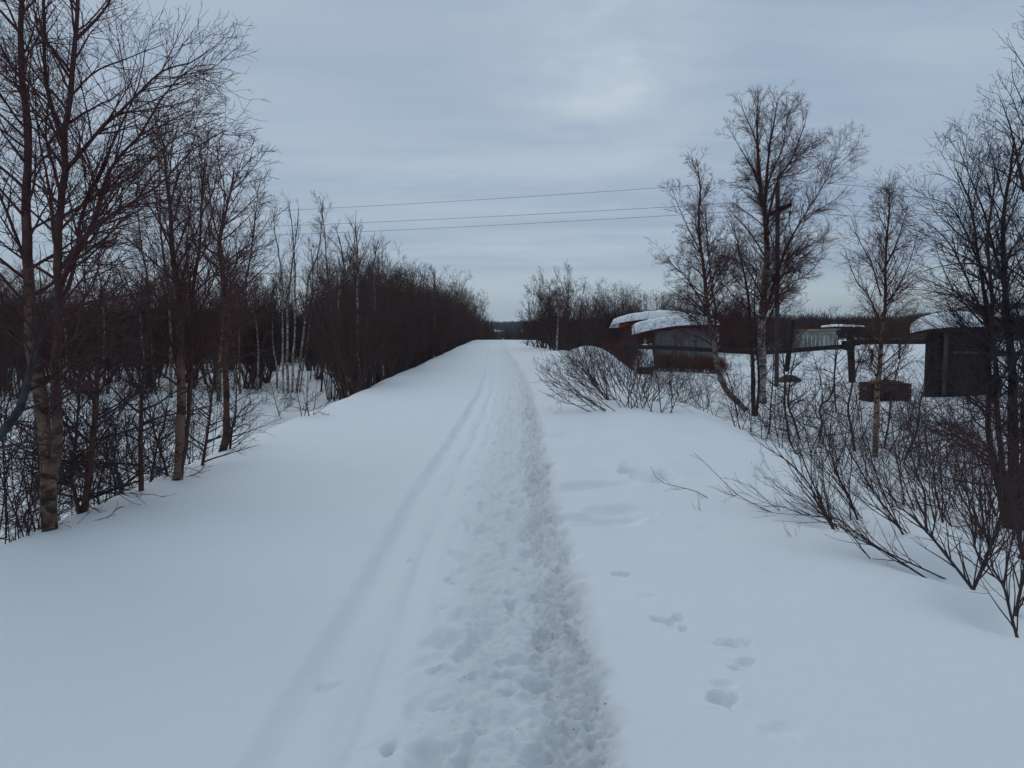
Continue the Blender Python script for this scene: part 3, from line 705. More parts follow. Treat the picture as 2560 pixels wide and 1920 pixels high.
make_tree('leaning_birch', b, [
    (X([(1866, 1030), (1850, 1010), (1819, 980), (1797, 932), (1789, 885), (1781, 837), (1772, 790), (1765, 736), (1756, 663), (1749, 600), (1746, 522), (1752, 480), (1745, 395)], d), .105, .010),
    (X([(1781, 860), (1790, 790), (1776, 720), (1768, 640), (1764, 560), (1758, 500)], d, .05, False), .035, .006)],
    S(RB, n1=64, len1=1.75, t0=.26, prof=lambda t: 1.05-.82*t, ang=(1.1, .4)), M_white_birch, M_red, 402, 'birch left of the tallest one, its trunk leaning left from a bent foot', K=30,
    limbs=[(X([(1785, 860), (1740, 800), (1690, 770), (1650, 755)], d, -.1, False), .03, .004), (X([(1770, 780), (1720, 700), (1680, 660), (1655, 620)], d, .1, False), .03, .004),
           (X([(1766, 740), (1800, 690), (1830, 660), (1850, 600)], d, .1, False), .03, .004), (X([(1757, 640), (1715, 560), (1690, 500), (1680, 470)], d, .1, False), .025, .004)])
# dark companions at the foot of the tall birch
b = np.array([(1880-1280)*22.5/FPX, 22.5, 0]); b[2] = gz(b[0], b[1]); d = 22.5
make_tree('alder', b, [(X([(1884, 1070), (1884, 1000), (1880, 900), (1872, 800), (1860, 700), (1840, 620), (1826, 560)], d), .075, .008),
    (X([(1890, 1040), (1896, 960), (1890, 860), (1884, 760), (1888, 660)], d, .05), .045, .007), (X([(1850, 1060), (1838, 1010), (1826, 960), (1800, 900)], d, 0), .03, .006)],
    S(RB, n1=24, t0=.25, len1=1.2, prof=lambda t: 1-.4*t), M_dark, M_red, 403, 'dark alder rising close in front of the tallest birch, its stems joined at the snow', K=22)
b = B('birchH'); d = b[1]
make_tree('slender_birch', b, [(X([(2187, 1130), (2189, 1016), (2195, 889), (2202, 745), (2207, 600), (2214, 540), (2212, 470)], d), .068, .008)],
    S(RB, n1=66, t0=.24, len1=1.25, ang=(1.1, .35), prof=lambda t: 1.0-.75*t, d2=7, d3=11, d4=12, rt=.0022), M_slim_tan, M_red, 404, 'slender straight birch with tan bark, left of the dark snow-capped shed', K=28,
    limbs=[(X([(2200, 800), (2170, 740), (2140, 700), (2110, 620)], d, .06, False), .02, .003), (X([(2202, 790), (2240, 720), (2270, 660), (2290, 590)], d, -.06, False), .02, .003),
           (X([(2203, 740), (2180, 660), (2150, 600), (2130, 540)], d, -.06, False), .018, .003), (X([(2206, 680), (2240, 610), (2262, 540), (2270, 500)], d, .06, False), .018, .003)])
AL = S(BIRCH, n1=18, t0=.12, len1=.9, ang=(1.25, .7), prof=lambda t: 1-.4*t, d2=5, r2=.5, d3=6, r3=.42, d4=3, rt=.0028, trop=.04, wob=.12, lmin=.08)
for k, (key, pts, r0, lab) in enumerate([
    ('al1', [(1923, 1077), (1928, 1000), (1934, 900), (1930, 820)], .022, 'thin straight dark stem right of the foot of the tallest birch'),
    ('al2', [(1972, 1092), (1962, 1020), (1962, 960), (1960, 900), (1950, 850)], .038, 'left one of two young alders growing side by side below the pipe'),
    ('al3', [(1996, 1092), (1985, 1050), (1970, 1010), (1976, 950), (1985, 900), (2000, 850)], .034, 'right one of two young alders side by side, wavy stem'),
    ('al4', [(2050, 1092), (2054, 1050), (2046, 1018), (2076, 990), (2085, 930), (2090, 870), (2095, 800)], .032, 'crooked young alder with a sharp kink, left of the dark curved one'),
    ('al5', [(2137, 1121), (2126, 1060), (2120, 1020), (2130, 960), (2148, 900), (2170, 850)], .034, 'dark curved young alder just left of the slender tan birch'),
    ('al6', [(2211, 1114), (2222, 1050), (2226, 1000), (2240, 930), (2260, 870)], .028, 'young alder just right of the slender tan birch'),
    (None, [(2090, 1030), (2086, 950), (2088, 880), (2092, 820)], .022, 'thin alder stem in front of the hanging post of the pipe'),
    (None, [(2030, 1000), (2050, 960), (2036, 900), (2020, 850)], .02, 'twiggy young alder between the two pipe posts'),
    (None, [(2260, 1150), (2290, 1080), (2300, 1000), (2330, 930)], .026, 'young alder leaning right in front of the dark crate')]):
    b = B(key) if key else GP(*pts[0]); d = b[1]
    make_tree('young_alder', b, [(X(pts, d), r0, .006)], AL, M_grey, M_dark, 420+k, lab, 'young tree', 'young alders right of the embankment', K=16, sides=7)
rs = random.Random(12)
SCR = S(UB, n1=9, len1=.6, ang=(1.2, .6), d2=6, d3=6, rt=.0024, wob=.13)
for k, (px, d, n, h) in enumerate([(1770, 19, 5, 1.3), (1830, 17.5, 5, 1.5), (1900, 16, 4, 1.3), (1955, 18.5, 5, 1.6), (2010, 15, 4, 1.4), (2065, 17, 5, 1.6), (2110, 14, 4, 1.4), (2160, 17.5, 5, 1.5),
        (2235, 14.5, 5, 1.5), (2290, 13, 5, 1.5), (2350, 14, 6, 1.6), (2040, 21, 5, 1.7), (1860, 22, 5, 1.7), (2140, 21, 5, 1.6), (1720, 21, 5, 1.4), (1990, 12.5, 4, 1.1), (2260, 19, 5, 1.5), (2100, 11.5, 4, 1.0)]):
    x = (px-1280)*d/FPX; make_bush('bare_bush', (x, d, gz(x, d)), n, h, .8, SCR, (M_grey, M_red, M_dark)[k % 3], 700+k, base=.25, r0=.011,
        label='thin tangled leafless bush among the young alders right of the embankment', cat='bush', group='tangled bushes among the young alders')
# big dense trees at the right edge
b = np.array([6.45, 9.6, 0]); b[2] = gz(b[0], b[1]); d = 9.6
RE = S(BIRCH, n1=24, t0=.14, len1=1.25, ang=(1.05, .5), prof=lambda t: 1-.4*t, d2=8, r2=.5, d3=11, r3=.43, d4=10, r4=.4, rt=.0018, trop=.03, wob=.1, lmin=.07)
make_tree('dense_tree', b, [
    (X([(2530, 1330), (2530, 1200), (2528, 1000), (2515, 820), (2505, 640), (2520, 480), (2535, 340)], d), .075, .008),
    (X([(2540, 1310), (2560, 1100), (2558, 900), (2560, 700), (2566, 480), (2570, 260), (2560, 90)], d, .06), .08, .008),
    (X([(2510, 1280), (2480, 1100), (2476, 930), (2470, 790), (2450, 640), (2430, 500), (2400, 420)], d, .05), .045, .006),
    (X([(2520, 1290), (2500, 1100), (2498, 940), (2490, 760), (2478, 600), (2490, 420)], d, -.05), .045, .006),
    (X([(2550, 1320), (2600, 1100), (2620, 800), (2640, 400)], d, .1), .06, .006)],
    S(RE, n1=40), M_dark, M_grey, 440, 'large dense many-stemmed tree at the right edge, hiding part of the dark shed', K=24,
    limbs=[(X([(2500, 960), (2460, 800), (2420, 700), (2370, 600), (2300, 545)], d, -.06, False), .024, .003), (X([(2490, 760), (2440, 640), (2380, 520), (2320, 500), (2285, 495)], d, .06, False), .02, .003),
           (X([(2520, 760), (2470, 560), (2430, 450), (2392, 355)], d, -.05, False), .022, .003), (X([(2500, 830), (2430, 760), (2340, 730), (2255, 725)], d, -.06, False), .016, .002),
           (X([(2510, 700), (2440, 660), (2350, 665), (2285, 690)], d, -.05, False), .016, .002), (X([(2560, 480), (2530, 330), (2500, 240), (2480, 225)], d, .03, False), .018, .002),
           (X([(2490, 1290), (2440, 1120), (2380, 1060), (2290, 1010)], d, -.08, False), .016, .002)])
WB = S(BIRCH, n1=10, t0=.15, len1=.7, ang=(.95, .5), prof=lambda t: 1-.35*t, d2=7, r2=.5, d3=7, r3=.4, d4=0, rt=.0014, trop=.04, wob=.14, lmin=.05)
for k, (px, d, n, h, sp_, lean, lab) in enumerate([
    (2400, 7.4, 5, 1.4, .7, (-.25, 0), 'reddish bare bush below the dark shed, left of the big dense tree'),
    (2480, 7.2, 7, 1.6, .6, (-.2, 0), 'dense reddish bush in front of the foot of the big dense tree'),
    (2555, 6.4, 10, 1.4, .9, (-.1, 0), 'bare bush at the right edge in front of the big dense tree'),
    (2330, 8.8, 4, 1.1, .7, (-.3, 0), 'thin bare bush right of the slender tan birch, below the crate'),
    (2270, 9.8, 5, 1.1, .7, (-.2, 0), 'low bare bush under the crate, beyond the leaning saplings'),
    (2440, 10.6, 6, 1.2, .6, (-.1, 0), 'bare bush at the foot of the dark shed, behind the dense bushes')]):
    x = (px-1280)*d/FPX; make_bush('bare_bush', (x, d, gz(x, d)), n, h, sp_, WB, M_willow if k % 2 else M_red, 460+k, lean=lean, base=.35, r0=.0085, label=lab, cat='bush')
# leaning saplings in the right foreground
LS = S(BIRCH, n1=16, t0=.15, len1=.45, ang=(.5, .35), prof=lambda t: 1-.3*t, d2=6.5, r2=.5, d3=6, r3=.4, d4=0, rt=.0011, trop=.05, wob=.06, lmin=.03, pull=(-.1, 0, .12))
def X0(lst, d_, dd=0): return X(lst, d_, dd)
for k, (key, stems, lab) in enumerate([
    ('sap1', [([(2209, 1377), (2170, 1352), (2128, 1323), (2089, 1295), (2030, 1292), (1990, 1280), (1949, 1266), (1905, 1268)], .011, .03), ([(2209, 1377), (2150, 1350), (2110, 1325), (2070, 1280), (2040, 1250)], .009, .0), ([(2186, 1410), (2150, 1365), (2124, 1330), (2085, 1308), (2042, 1303)], .006, .02)], 'sapling in the right foreground lying almost flat, its long branch reaching left over the snow'),
    ('sap2', [([(2062, 1286), (2040, 1250), (2023, 1210), (1972, 1155), (1902, 1110)], .017, .04), ([(2066, 1286), (2046, 1240), (2020, 1180), (2003, 1136), (1985, 1100), (1972, 1070)], .015, .02), ([(2056, 1286), (2030, 1262), (1990, 1246), (1950, 1222), (1930, 1200)], .008, 0), ([(2072, 1286), (2060, 1230), (2056, 1180), (2050, 1130)], .008, 0)], 'cluster of stems leaning left from one hollow, left of the other leaning saplings'),
    ('sap3', [([(2132, 1268), (2118, 1230), (2104, 1210), (2081, 1148), (2062, 1075), (2058, 1040)], .016, .02), ([(2124, 1268), (2122, 1210), (2128, 1160), (2120, 1110)], .008, .02), ([(2136, 1268), (2090, 1200), (2040, 1165), (2010, 1130)], .008, .02)], 'dark-footed sapling just behind and right of the cluster of leaning stems'),
    ('sap4', [([(2244, 1313), (2220, 1275), (2198, 1249), (2160, 1190), (2128, 1136), (2100, 1080)], .013, .02), ([(2244, 1313), (2200, 1275), (2170, 1260), (2140, 1240), (2110, 1210)], .009, 0), ([(2246, 1313), (2210, 1230), (2180, 1150), (2160, 1060)], .009, .03)], 'thin sapling leaning left, midway along the row of saplings'),
    ('sap5', [([(2376, 1400), (2345, 1360), (2318, 1330), (2280, 1290), (2244, 1264), (2215, 1210), (2195, 1170)], .018, .02), ([(2316, 1328), (2314, 1290), (2312, 1233), (2295, 1190), (2283, 1150), (2270, 1090)], .014, 0), ([(2330, 1340), (2340, 1280), (2330, 1210), (2345, 1130)], .008, 0)], 'forked sapling leaning left beside a dark hollow in the snow'),
    ('sap6', [([(2454, 1424), (2466, 1395), (2474, 1377), (2462, 1330), (2458, 1303), (2450, 1240), (2452, 1180)], .020, .02), ([(2462, 1395), (2486, 1350), (2500, 1300), (2505, 1240), (2500, 1150)], .014, .02), ([(2456, 1410), (2436, 1360), (2440, 1300), (2420, 1240), (2405, 1170)], .010, .02)], 'thick-footed bluish grey shrub stem second from the right edge'),
    ('sap7', [([(2524, 1523), (2509, 1467), (2490, 1435), (2481, 1420), (2476, 1370), (2490, 1310)], .014, .01), ([(2509, 1467), (2520, 1400), (2535, 1330), (2540, 1260)], .010, .01), ([(2500, 1450), (2450, 1420), (2400, 1385)], .007, 0)], 'nearest sapling at the right edge, bare grey stem in a snow hollow'),
    ('sap8', [([(2546, 1502), (2557, 1447), (2562, 1400), (2550, 1330), (2558, 1240)], .017, 0), ([(2557, 1447), (2580, 1380), (2590, 1250)], .012, 0)], 'grey stem at the very right edge beside the nearest sapling')]):
    b = B(key); d = b[1]
    make_tree('leaning_sapling', b, [(pp(p, d, dd, i == 0 or p[0][1] >= 1260 and abs(p[0][1]-stems[0][0][0][1]) < 4), r*.72, .0016) for i, (p, r, dd) in enumerate(stems)],
              LS if k < 5 else S(LS, n1=16, len1=.5, pull=(0, 0, .1)), M_willow if k < 4 else M_grey, M_willow, 480+k, lab, 'sapling', K=18, sides=7, part='stem', jit=.006)
TWG = S(LS, n1=3, len1=.12, d2=3, d3=0)
for k, (pts, r0, lab) in enumerate([
    ([(1925, 1279), (1880, 1258), (1844, 1237), (1800, 1195), (1778, 1172), (1735, 1132)], .005, 'long thin twig arching up and left out of the snow, tip highest'),
    ([(1949, 1276), (1920, 1255), (1890, 1225), (1850, 1205), (1822, 1197)], .004, 'thin forked twig above the arching long twig'),
    ([(1770, 1245), (1739, 1228), (1700, 1218), (1660, 1208), (1638, 1190), (1626, 1166)], .005, 'solitary curved twig lying left of the others over the trodden dent'),
    ([(1844, 1240), (1815, 1234), (1790, 1222), (1768, 1214)], .003, 'short twig crossing the arching long twig'),
    ([(1750, 1278), (1746, 1266)], .003, 'tiny twig tip sticking out below the solitary curved twig'),
    ([(1980, 1342), (1966, 1328)], .003, 'tiny bent twig tip left of the flat-lying sapling'),
    ([(1405, 1030), (1400, 1010)], .003, 'tiny dry stalk beside the path')]):
    b = GP(*pts[0]); d = b[1]; rng = np.random.default_rng(500+k)
    p = smooth_poly(np.array(pp(pts, d, 0)), 10); r = np.linspace(r0, .0015, 10)
    # lift above the snow where it would sink
    e = np.array(b); v, f, t = merge([(p[None]-e, r[None], 5)]+crown(rng, [(p-e, r)], TWG))
    o = mesh_obj('twig', v, f, M_willow, attrs={'thick': t}); o.location = e; tag(o, lab, 'twig', 'twigs sticking out of the snow on the right')
# ---------------------------------------------------------------- willow bushes right of the path
WW = S(BIRCH, n1=7, t0=.2, len1=.85, ang=(.7, .4), prof=lambda t: 1-.4*t, d2=5, r2=.45, d3=5, r3=.4, d4=0, rt=.0024, trop=.05, wob=.09, lmin=.06)
for k, (key, px, py, n, h, spd, lean, lab) in enumerate([
    ('wil1', 0, 0, 15, 1.6, .9, (-.6, 0), 'bare willow bush beside the path, stems sweeping left'),
    ('wil2', 0, 0, 12, 1.3, .95, (.0, 0), 'bare willow bush fanning upright from one foot, right of the left-sweeping one'),
    ('wil3', 0, 0, 7, 1.5, .5, (-1.9, 0), 'lowest willow stems, lying far left over the snow at the front of the bushes'),
    ('wil4', 0, 0, 7, 1.2, .9, (.2, 0), 'small willow bush on the snow edge, rightmost of the bushes beside the path'),
    ('wil5', 0, 0, 10, 1.5, .9, (.45, 0), 'willow bush leaning right, behind the upright one'),
    (None, 1490, 958, 10, 1.4, .9, (-.7, 0), 'willow bush behind the left-sweeping one, nearest to the snow mound'),
    (None, 1570, 965, 9, 1.8, .6, (-.1, 0), 'upright willow bush in the second row in front of the red shrub'),
    (None, 1700, 1000, 8, 1.2, 1.1, (-.1, 0), 'thin willow bush left of the foot of the leaning birch'),
    (None, 1760, 1020, 7, 1.3, .8, (-.2, 0), 'low willow bush at the snow edge under the leaning birch')]):
    b = B(key) if key else GP(px, py)
    make_bush('willow_bush', b, n, h, spd, WW, M_willow, 520+k, lean=lean, base=.2, r0=.010, label=lab, cat='bush', trop=.04)
# ---------------------------------------------------------------- shrubs and trees farther along on the right
HR = S(HB, d4=3.5, rt=.006, len1=1.1)
for k, (px, d, n, h, spd, lab) in enumerate([
    (1415, 52, 16, 5.6, .45, 'tallest dark tree right of the path near the crest, with a double pointed top'),
    (1385, 50, 12, 4.4, .55, 'dark bushy tree on the left flank of the tallest one near the crest'),
    (1352, 54, 10, 3.6, .7, 'low spreading bush nearest to the crest on the right'),
    (1455, 55, 14, 4.6, .5, 'dark bushy tree on the right flank of the tallest one near the crest'),
    (1400, 47, 10, 4.0, .6, 'dense dark bush in front of the tallest tree near the crest')]):
    x = (px-1280)*d/FPX; o = make_bush('bushy_tree', (x, d, gz(x, d)), n, h, spd, HR, M_thick, 540+k, base=.4, r0=.05, sides=6, label=lab, cat='tree')
for k, (px, top, d) in enumerate([(1485, 725, 70), (1510, 718, 72), (1532, 712, 70), (1550, 716, 74), (1575, 730, 72), (1600, 738, 74), (1625, 728, 74), (1655, 730, 76), (1690, 735, 76), (1730, 725, 78), (1770, 735, 77), (1800, 742, 76), (1835, 745, 78), (1860, 735, 79), (1478, 745, 66), (1560, 750, 73), (1495, 735, 75), (1640, 740, 72), (1710, 745, 72)]):
    x = (px-1280)*d/FPX; h = EYE+(815-top)*d/FPX-gz(x, d)
    place(variants, x, d, h*1.02, 'tall bare grey-brown shrub in the row behind the red sheds', 'shrubs behind the red sheds')
p = GP(1382, 874); make_tree('pale_birch', (p[0], 46, gz(p[0], 46)), [([(p[0], 46, gz(p[0], 46)-.1), (p[0]+.05, 46, .9), (p[0]+.1, 46, 2.2), (p[0]-.05, 46, 3.6)], .07, .01)], S(HR, n1=12), M_birch, M_thick, 560, 'short pale birch stem at the foot of the bushes near the crest on the right')
for k, (px, py, dd) in enumerate([(1318, 857, 60), (1335, 860, 58), (1350, 863, 55), (1364, 868, 52)]):
    x = (px-1280)*dd/FPX; make_bush('low_bush', (x, dd, gz(x, dd)+.1), 9, .7, 1.2, S(UB, n1=5, len1=.3, d2=5, rt=.006), M_thick, 565+k, base=.04, r0=.014, label='low twiggy bush poking out of the snow just before the crest, right of the path', cat='bush', group='low bushes by the crest')
p = (float(pathx(150))-.1, 150.); make_bush('small_tree', (p[0], p[1], gz(*p)), 5, 3.0, .5, S(HB, n1=5, rt=.02), M_thick, 571, base=.03, r0=.07, label='tiny dark tree standing in the gap just beyond the crest', cat='tree')
# reddish shrub and rusty hedge around the sheds
RS = S(HB, n1=9, d2=9, d3=10, d4=0, rt=.006, t0=.05, len1=.38)
for k, (px, d, n, h, lab) in enumerate([
    (1543, 42, 24, 1.5, 'dense rust-red shrub covering the left corner of the red shed'), (1565, 41, 22, 1.55, 'dense dark red shrub in front of the red shed gable'),
    (1660, 44, 26, .62, 'rusty brown dead bush before the grey-walled shed, left part'), (1700, 43.5, 26, .58, 'rusty brown dead bush in the middle before the grey-walled shed'),
    (1745, 43, 26, .58, 'rusty brown dead bush before the right part of the grey-walled shed'), (1785, 42, 22, .55, 'rusty dead bush at the right corner of the grey-walled shed'),
    (1628, 44.5, 18, .40, 'rusty brown dead bush beside the snow heap with the blue tarp')]):
    x = (px-1280)*d/FPX; make_bush('dead_shrub', (x, d, gz(x, d)), n, h, .5, RS, M_rust, 580+k, base=.45, r0=.02, trop=.03, label=lab, cat='shrub')

# ---------------------------------------------------------------- buildings and yard things
def prism(name, px, d0, depth, m, parent, slope=None):
    """closed outline (pixels at depth d0) extruded away from the viewer by depth metres"""
    q = np.array([P(x, y, d0) for x, y in px]); n = len(q)
    off = np.array([0, depth, 0.0])
    area = sum(q[i][0]*q[(i+1) % n][2]-q[(i+1) % n][0]*q[i][2] for i in range(n))
    if area < 0: q = q[::-1]
    lx_ = q[:, 0].min()/d0; off = np.array([lx_, 1, 0])/math.hypot(lx_, 1)*depth
    b = q+off; org = np.array(parent.location) if parent else 0
    V = np.vstack([q, b])-org
    F = [tuple(range(n)), tuple(reversed(range(n, 2*n)))]+[(i, i+n, (i+1) % n+n, (i+1) % n) for i in range(n)]
    return mesh_obj(name, V, F, m, parent, smooth=False)
def box(name, c, s, m, parent, rz=0, bev=.01):
    c = np.array(c, float); hx, hy, hz = np.array(s)/2; e = min(bev, hx*.4, hy*.4, hz*.4)
    V = []
    for z, i in ((-hz, e), (-hz+e, 0), (hz-e, 0), (hz, e)):
        for sx, sy in ((-1, -1), (1, -1), (1, 1), (-1, 1)): V.append((sx*(hx-i), sy*(hy-i), z))
    V = np.array(V); ca, sa = math.cos(rz), math.sin(rz)
    V = np.c_[V[:, 0]*ca-V[:, 1]*sa, V[:, 0]*sa+V[:, 1]*ca, V[:, 2]]+c
    F = [(3, 2, 1, 0), (12, 13, 14, 15)]
    for k in range(3):
        for i in range(4): j = (i+1) % 4; F.append((4*k+i, 4*k+j, 4*k+4+j, 4*k+4+i))
    return mesh_obj(name, V, F, m, parent, smooth=False)
def snow_cap(name, base, top, d0, depth, parent, over=.25, n=36, seed=1):
    """rounded snow lying on a roof: base/top = pixel polylines at d0"""
    b = smooth_poly([P(x, y, d0) for x, y in base], n); t = smooth_poly([P(x, y, d0) for x, y in top], n)
    K = 14; V = []; org = np.array(parent.location)
    for k in range(K+1):
        s = -1+2*k/K; y = -over+(depth+2*over)*(s+1)/2; w = (1-abs(s)**7)**.5; sh = b[0][0]/d0*y
        for i in range(n):
            h = t[i][2]-b[i][2]; e = 1-abs(2*i/(n-1)-1)**6
            x = b[i][0]*(1-w)+(t[i][0])*w
            lump = (.10*float(perlin(x*1.1, y*.8, seed))+.04*float(perlin(x*3.3, y*3, seed+1)))*w*e
            V.append((x+sh, d0+y, b[i][2]+max(h, 0)*w+lump))
    m = len(V); V += [(v[0], v[1], b[i % n][2]-.012) for i, v in enumerate(V)]
    F = []
    for k in range(K):
        for i in range(n-1):
            a = k*n+i; F.append((a, a+1, a+n+1, a+n)); F.append((m+a, m+a+n, m+a+n+1, m+a+1))
    for i in range(n-1): F.append((i, m+i, m+i+1, i+1)); a = K*n+i; F.append((a, a+1, m+a+1, m+a))
    for k in range(K): a = k*n; F.append((a, a+n, m+a+n, m+a)); a = k*n+n-1; F.append((a, m+a, m+a+n, a+n))
    return mesh_obj(name, np.array(V)-org, F, M_snow, parent)
M_redw = simple('red_paint', (.11, .024, .024), (.07, .016, .017), 3, (6, 1, .5))
M_maroon = simple('maroon_paint', (.08, .018, .021), (.045, .014, .016), 3, (6, 1, .5))
M_bred = simple('bright_red_board', (.26, .035, .026), (.18, .025, .02), 3)
M_film = simple('grey_panel', (.17, .16, .165), (.08, .075, .08), 3.2, (2.5, 1, .5), .9)
M_wood = simple('dark_weathered_wood', (.036, .026, .022), (.014, .011, .010), 4, (6, 6, .6))
M_woodg = simple('grey_weathered_wood', (.085, .08, .078), (.045, .042, .042), 4, (6, 6, .6))
M_ochre = simple('ochre_board', (.42, .30, .17), (.30, .21, .12), 4)
M_white = simple('white_paint', (.60, .60, .58), (.42, .42, .41), 5)
M_glass = simple('clouded_glass', (.30, .31, .29), (.17, .18, .175), 1.6, (2, 1, .4), .35)
M_pipe = simple('pipe_wrap', (.030, .026, .025), (.016, .014, .014), 3)
M_tarp = simple('blue_tarp', (.02, .09, .30), (.015, .05, .18), 5, None, .5)
M_straw = simple('dead_grass', (.12, .085, .06), (.06, .042, .032), 3)
M_felt = simple('roof_felt', (.035, .03, .03), (.02, .018, .018), 4)
def bld(name, px, d, label, cat):
    x = (px-1280)*d/FPX; return empty(name, (x, d, gz(x, d)), label, cat)
# red shed behind
e = bld('red_shed', 1600, 62, 'red shed with snowy roof and white fascia, farther back of the two red sheds', 'shed')
prism('wall', [(1552, 806), (1640, 797), (1700, 795), (1700, 905), (1552, 905)], 62, 3.6, M_redw, e)
prism('roof', [(1523, 819), (1530, 810), (1620, 795), (1700, 789), (1760, 797), (1760, 801), (1700, 794), (1620, 800), (1548, 812)], 61.6, 4.4, M_felt, e)
prism('fascia', [(1522, 820), (1528, 810), (1549, 808), (1547, 819)], 61.45, .06, M_white, e)
prism('awning', [(1547, 822), (1549, 812), (1573, 807), (1573, 812)], 61.3, .5, M_bred, e)
box('corner_board', (P(1592, 900, 61.9)[0]-e.location.x, -.14, 2.1), (.14, .05, .8), M_white, e)
snow_cap('snow_cover', [(1526, 812), (1570, 803), (1620, 797), (1700, 791), (1766, 798)], [(1535, 797), (1570, 786), (1612, 779), (1680, 776), (1762, 789)], 61.6, 4.4, e)
# grey-walled shed in front
e = bld('grey_walled_shed', 1690, 52, 'long shed with grey panel wall, maroon left end and thick curved snow on its roof', 'shed')
prism('wall', [(1590, 838), (1637, 829), (1637, 905), (1590, 905)], 52, 4.2, M_maroon, e)
prism('side_wall', [(1637.6, 829), (1699, 819), (1796, 816), (1796, 905), (1637.6, 905)], 52.02, 4.16, M_film, e)
prism('eaves', [(1581, 842), (1583, 836), (1640, 824), (1699, 815), (1799, 812), (1799, 819), (1699, 822), (1640, 831)], 51.6, 5.0, M_maroon, e)
for k, x in enumerate((1637, 1690, 1741, 1796)):
    q = P(x, 860, 51.9); box('post', (q[0]-e.location.x, -.06, 1.15), (.06, .05, 2.05), M_woodg if k < 3 else M_white, e)
box('drying_rack', (P(1612, 900, 51.8)[0]-e.location.x, -.25, 1.3), (.05, .05, 1.1), M_white, e)
for k in range(5): box('rack_rung', (P(1612+(k % 2)*13, 900, 51.8)[0]-e.location.x, -.3, .95+.18*k), (.28, .03, .035), M_white, e)
box('rack_post', (P(1625, 900, 51.8)[0]-e.location.x, -.25, 1.1), (.045, .045, .8), M_white, e)
snow_cap('snow_cover', [(1579, 837), (1600, 831), (1640, 822), (1699, 813.5), (1750, 812), (1798, 811.5)], [(1580, 815), (1596, 806), (1640, 796), (1699, 789), (1753, 788), (1796, 800)], 51.5, 5.0, e, seed=5)
# snow heap with the blue tarp
e = bld('covered_heap', 1611, 42.5, 'snow-covered heap with a blue tarp corner, in front of the maroon shed end', 'heap')
def dome(name, c, s, m, parent, seed=0, pw=2.3, n=22, k=9, fl=0):
    V = [(0, 0, s[2])]
    for j in range(1, k+1):
        f = j/k; z = s[2]*(1-f**pw)**(1/pw)
        for i in range(n):
            a = 2*math.pi*i/n; w = 1+.10*float(perlin(math.cos(a)*2+f*2, math.sin(a)*2, seed))
            V.append((s[0]*f*w*math.cos(a), s[1]*f*w*math.sin(a), z-(fl if j == k else 0)))
    F = [(0, 1+i, 1+(i+1) % n) for i in range(n)]
    for j in range(k-1):
        for i in range(n): a = 1+j*n; i2 = (i+1) % n; F.append((a+i, a+n+i, a+n+i2, a+i2))
    return mesh_obj(name, np.array(V)+np.array(c), F, m, parent)
dome('pile', (0, 0, 0), (.46, .5, 1.25), M_straw, e, 2, fl=.3)
dome('snow_cover', (.02, 0, .45), (.55, .6, 1.25), M_snow, e, 3, fl=.05)
prism('tarp', [(1589, 876), (1597, 873), (1604, 884), (1600, 891), (1591, 886)], 41.75, .12, M_tarp, e)
# long glass house
e = bld('greenhouse', 2030, 86, 'long low greenhouse with pale framed panes and an ochre eaves board', 'greenhouse')
prism('wall', [(1965, 829), (2092, 826), (2092, 872), (1965, 872)], 86, 3, M_glass, e)
prism('eaves', [(1962, 829.5), (1962, 825), (2101, 821), (2101, 825)], 85.8, 3.4, M_ochre, e)
prism('roof', [(1962, 824.6), (2050, 818), (2165, 816), (2165, 820), (2101, 820.5)], 85.8, 3.4, M_felt, e)
for k in range(13):
    q = P(1966+k*10.4, 850, 86); box('glazing_bar', (q[0]-e.location.x, -.05, .75+.0*k), (.09 if k % 3 else .16, .06, 1.9), M_white, e, bev=.004)
snow_cap('snow_cover', [(2052, 818), (2100, 816), (2163, 817)], [(2054, 814), (2100, 811), (2160, 814)], 85.8, 3.4, e)
# dark shed on the right
d = 28.6; e = bld('dark_shed', 2400, d, 'dark wooden shed on the right with a thick dome of snow on its flat roof', 'shed')
zb = e.location.z
prism('wall', [(2318, 832), (2476, 828), (2476, 1004), (2318, 1004)], d, 2.2, M_wood, e)
x0 = P(2318, 900, d)[0]-e.location.x; x1 = P(2476, 900, d)[0]-e.location.x
rk = random.Random(3)
for k in range(13):
    xx = x0+(x1-x0)*(k+.5)/13
    box('board', (xx, -.02-.008*(k % 2), 1.12), ((x1-x0)/13-.012, .03, 2.3+rk.uniform(-.03, .03)), M_wood, e, bev=.004)
box('door_post', (P(2357, 900, d)[0]-e.location.x, -.12, 1.42), (.16, .09, 2.75), M_woodg, e)
box('batten', (P(2410, 900, d)[0]-e.location.x, -.07, 1.72), (1.0, .04, .09), M_woodg, e)
box('corner_post', (x0-.03, -.05, 1.15), (.12, .12, 2.4), M_wood, e)
prism('roof', [(2277, 836), (2277, 831), (2320, 824), (2480, 818), (2500, 820), (2500, 827), (2320, 831)], d-.35, 2.9, M_wood, e)
prism('lean_to', [(2470, 940), (2500, 944), (2506, 1004), (2470, 1004)], d+.1, 1.4, M_wood, e)
snow_cap('snow_cover', [(2276, 832), (2300, 826), (2340, 820), (2400, 817), (2440, 816), (2470, 817)], [(2276, 812), (2298, 797), (2340, 783), (2384, 778), (2430, 781), (2466, 795)], d-.4, 2.9, e, seed=8)
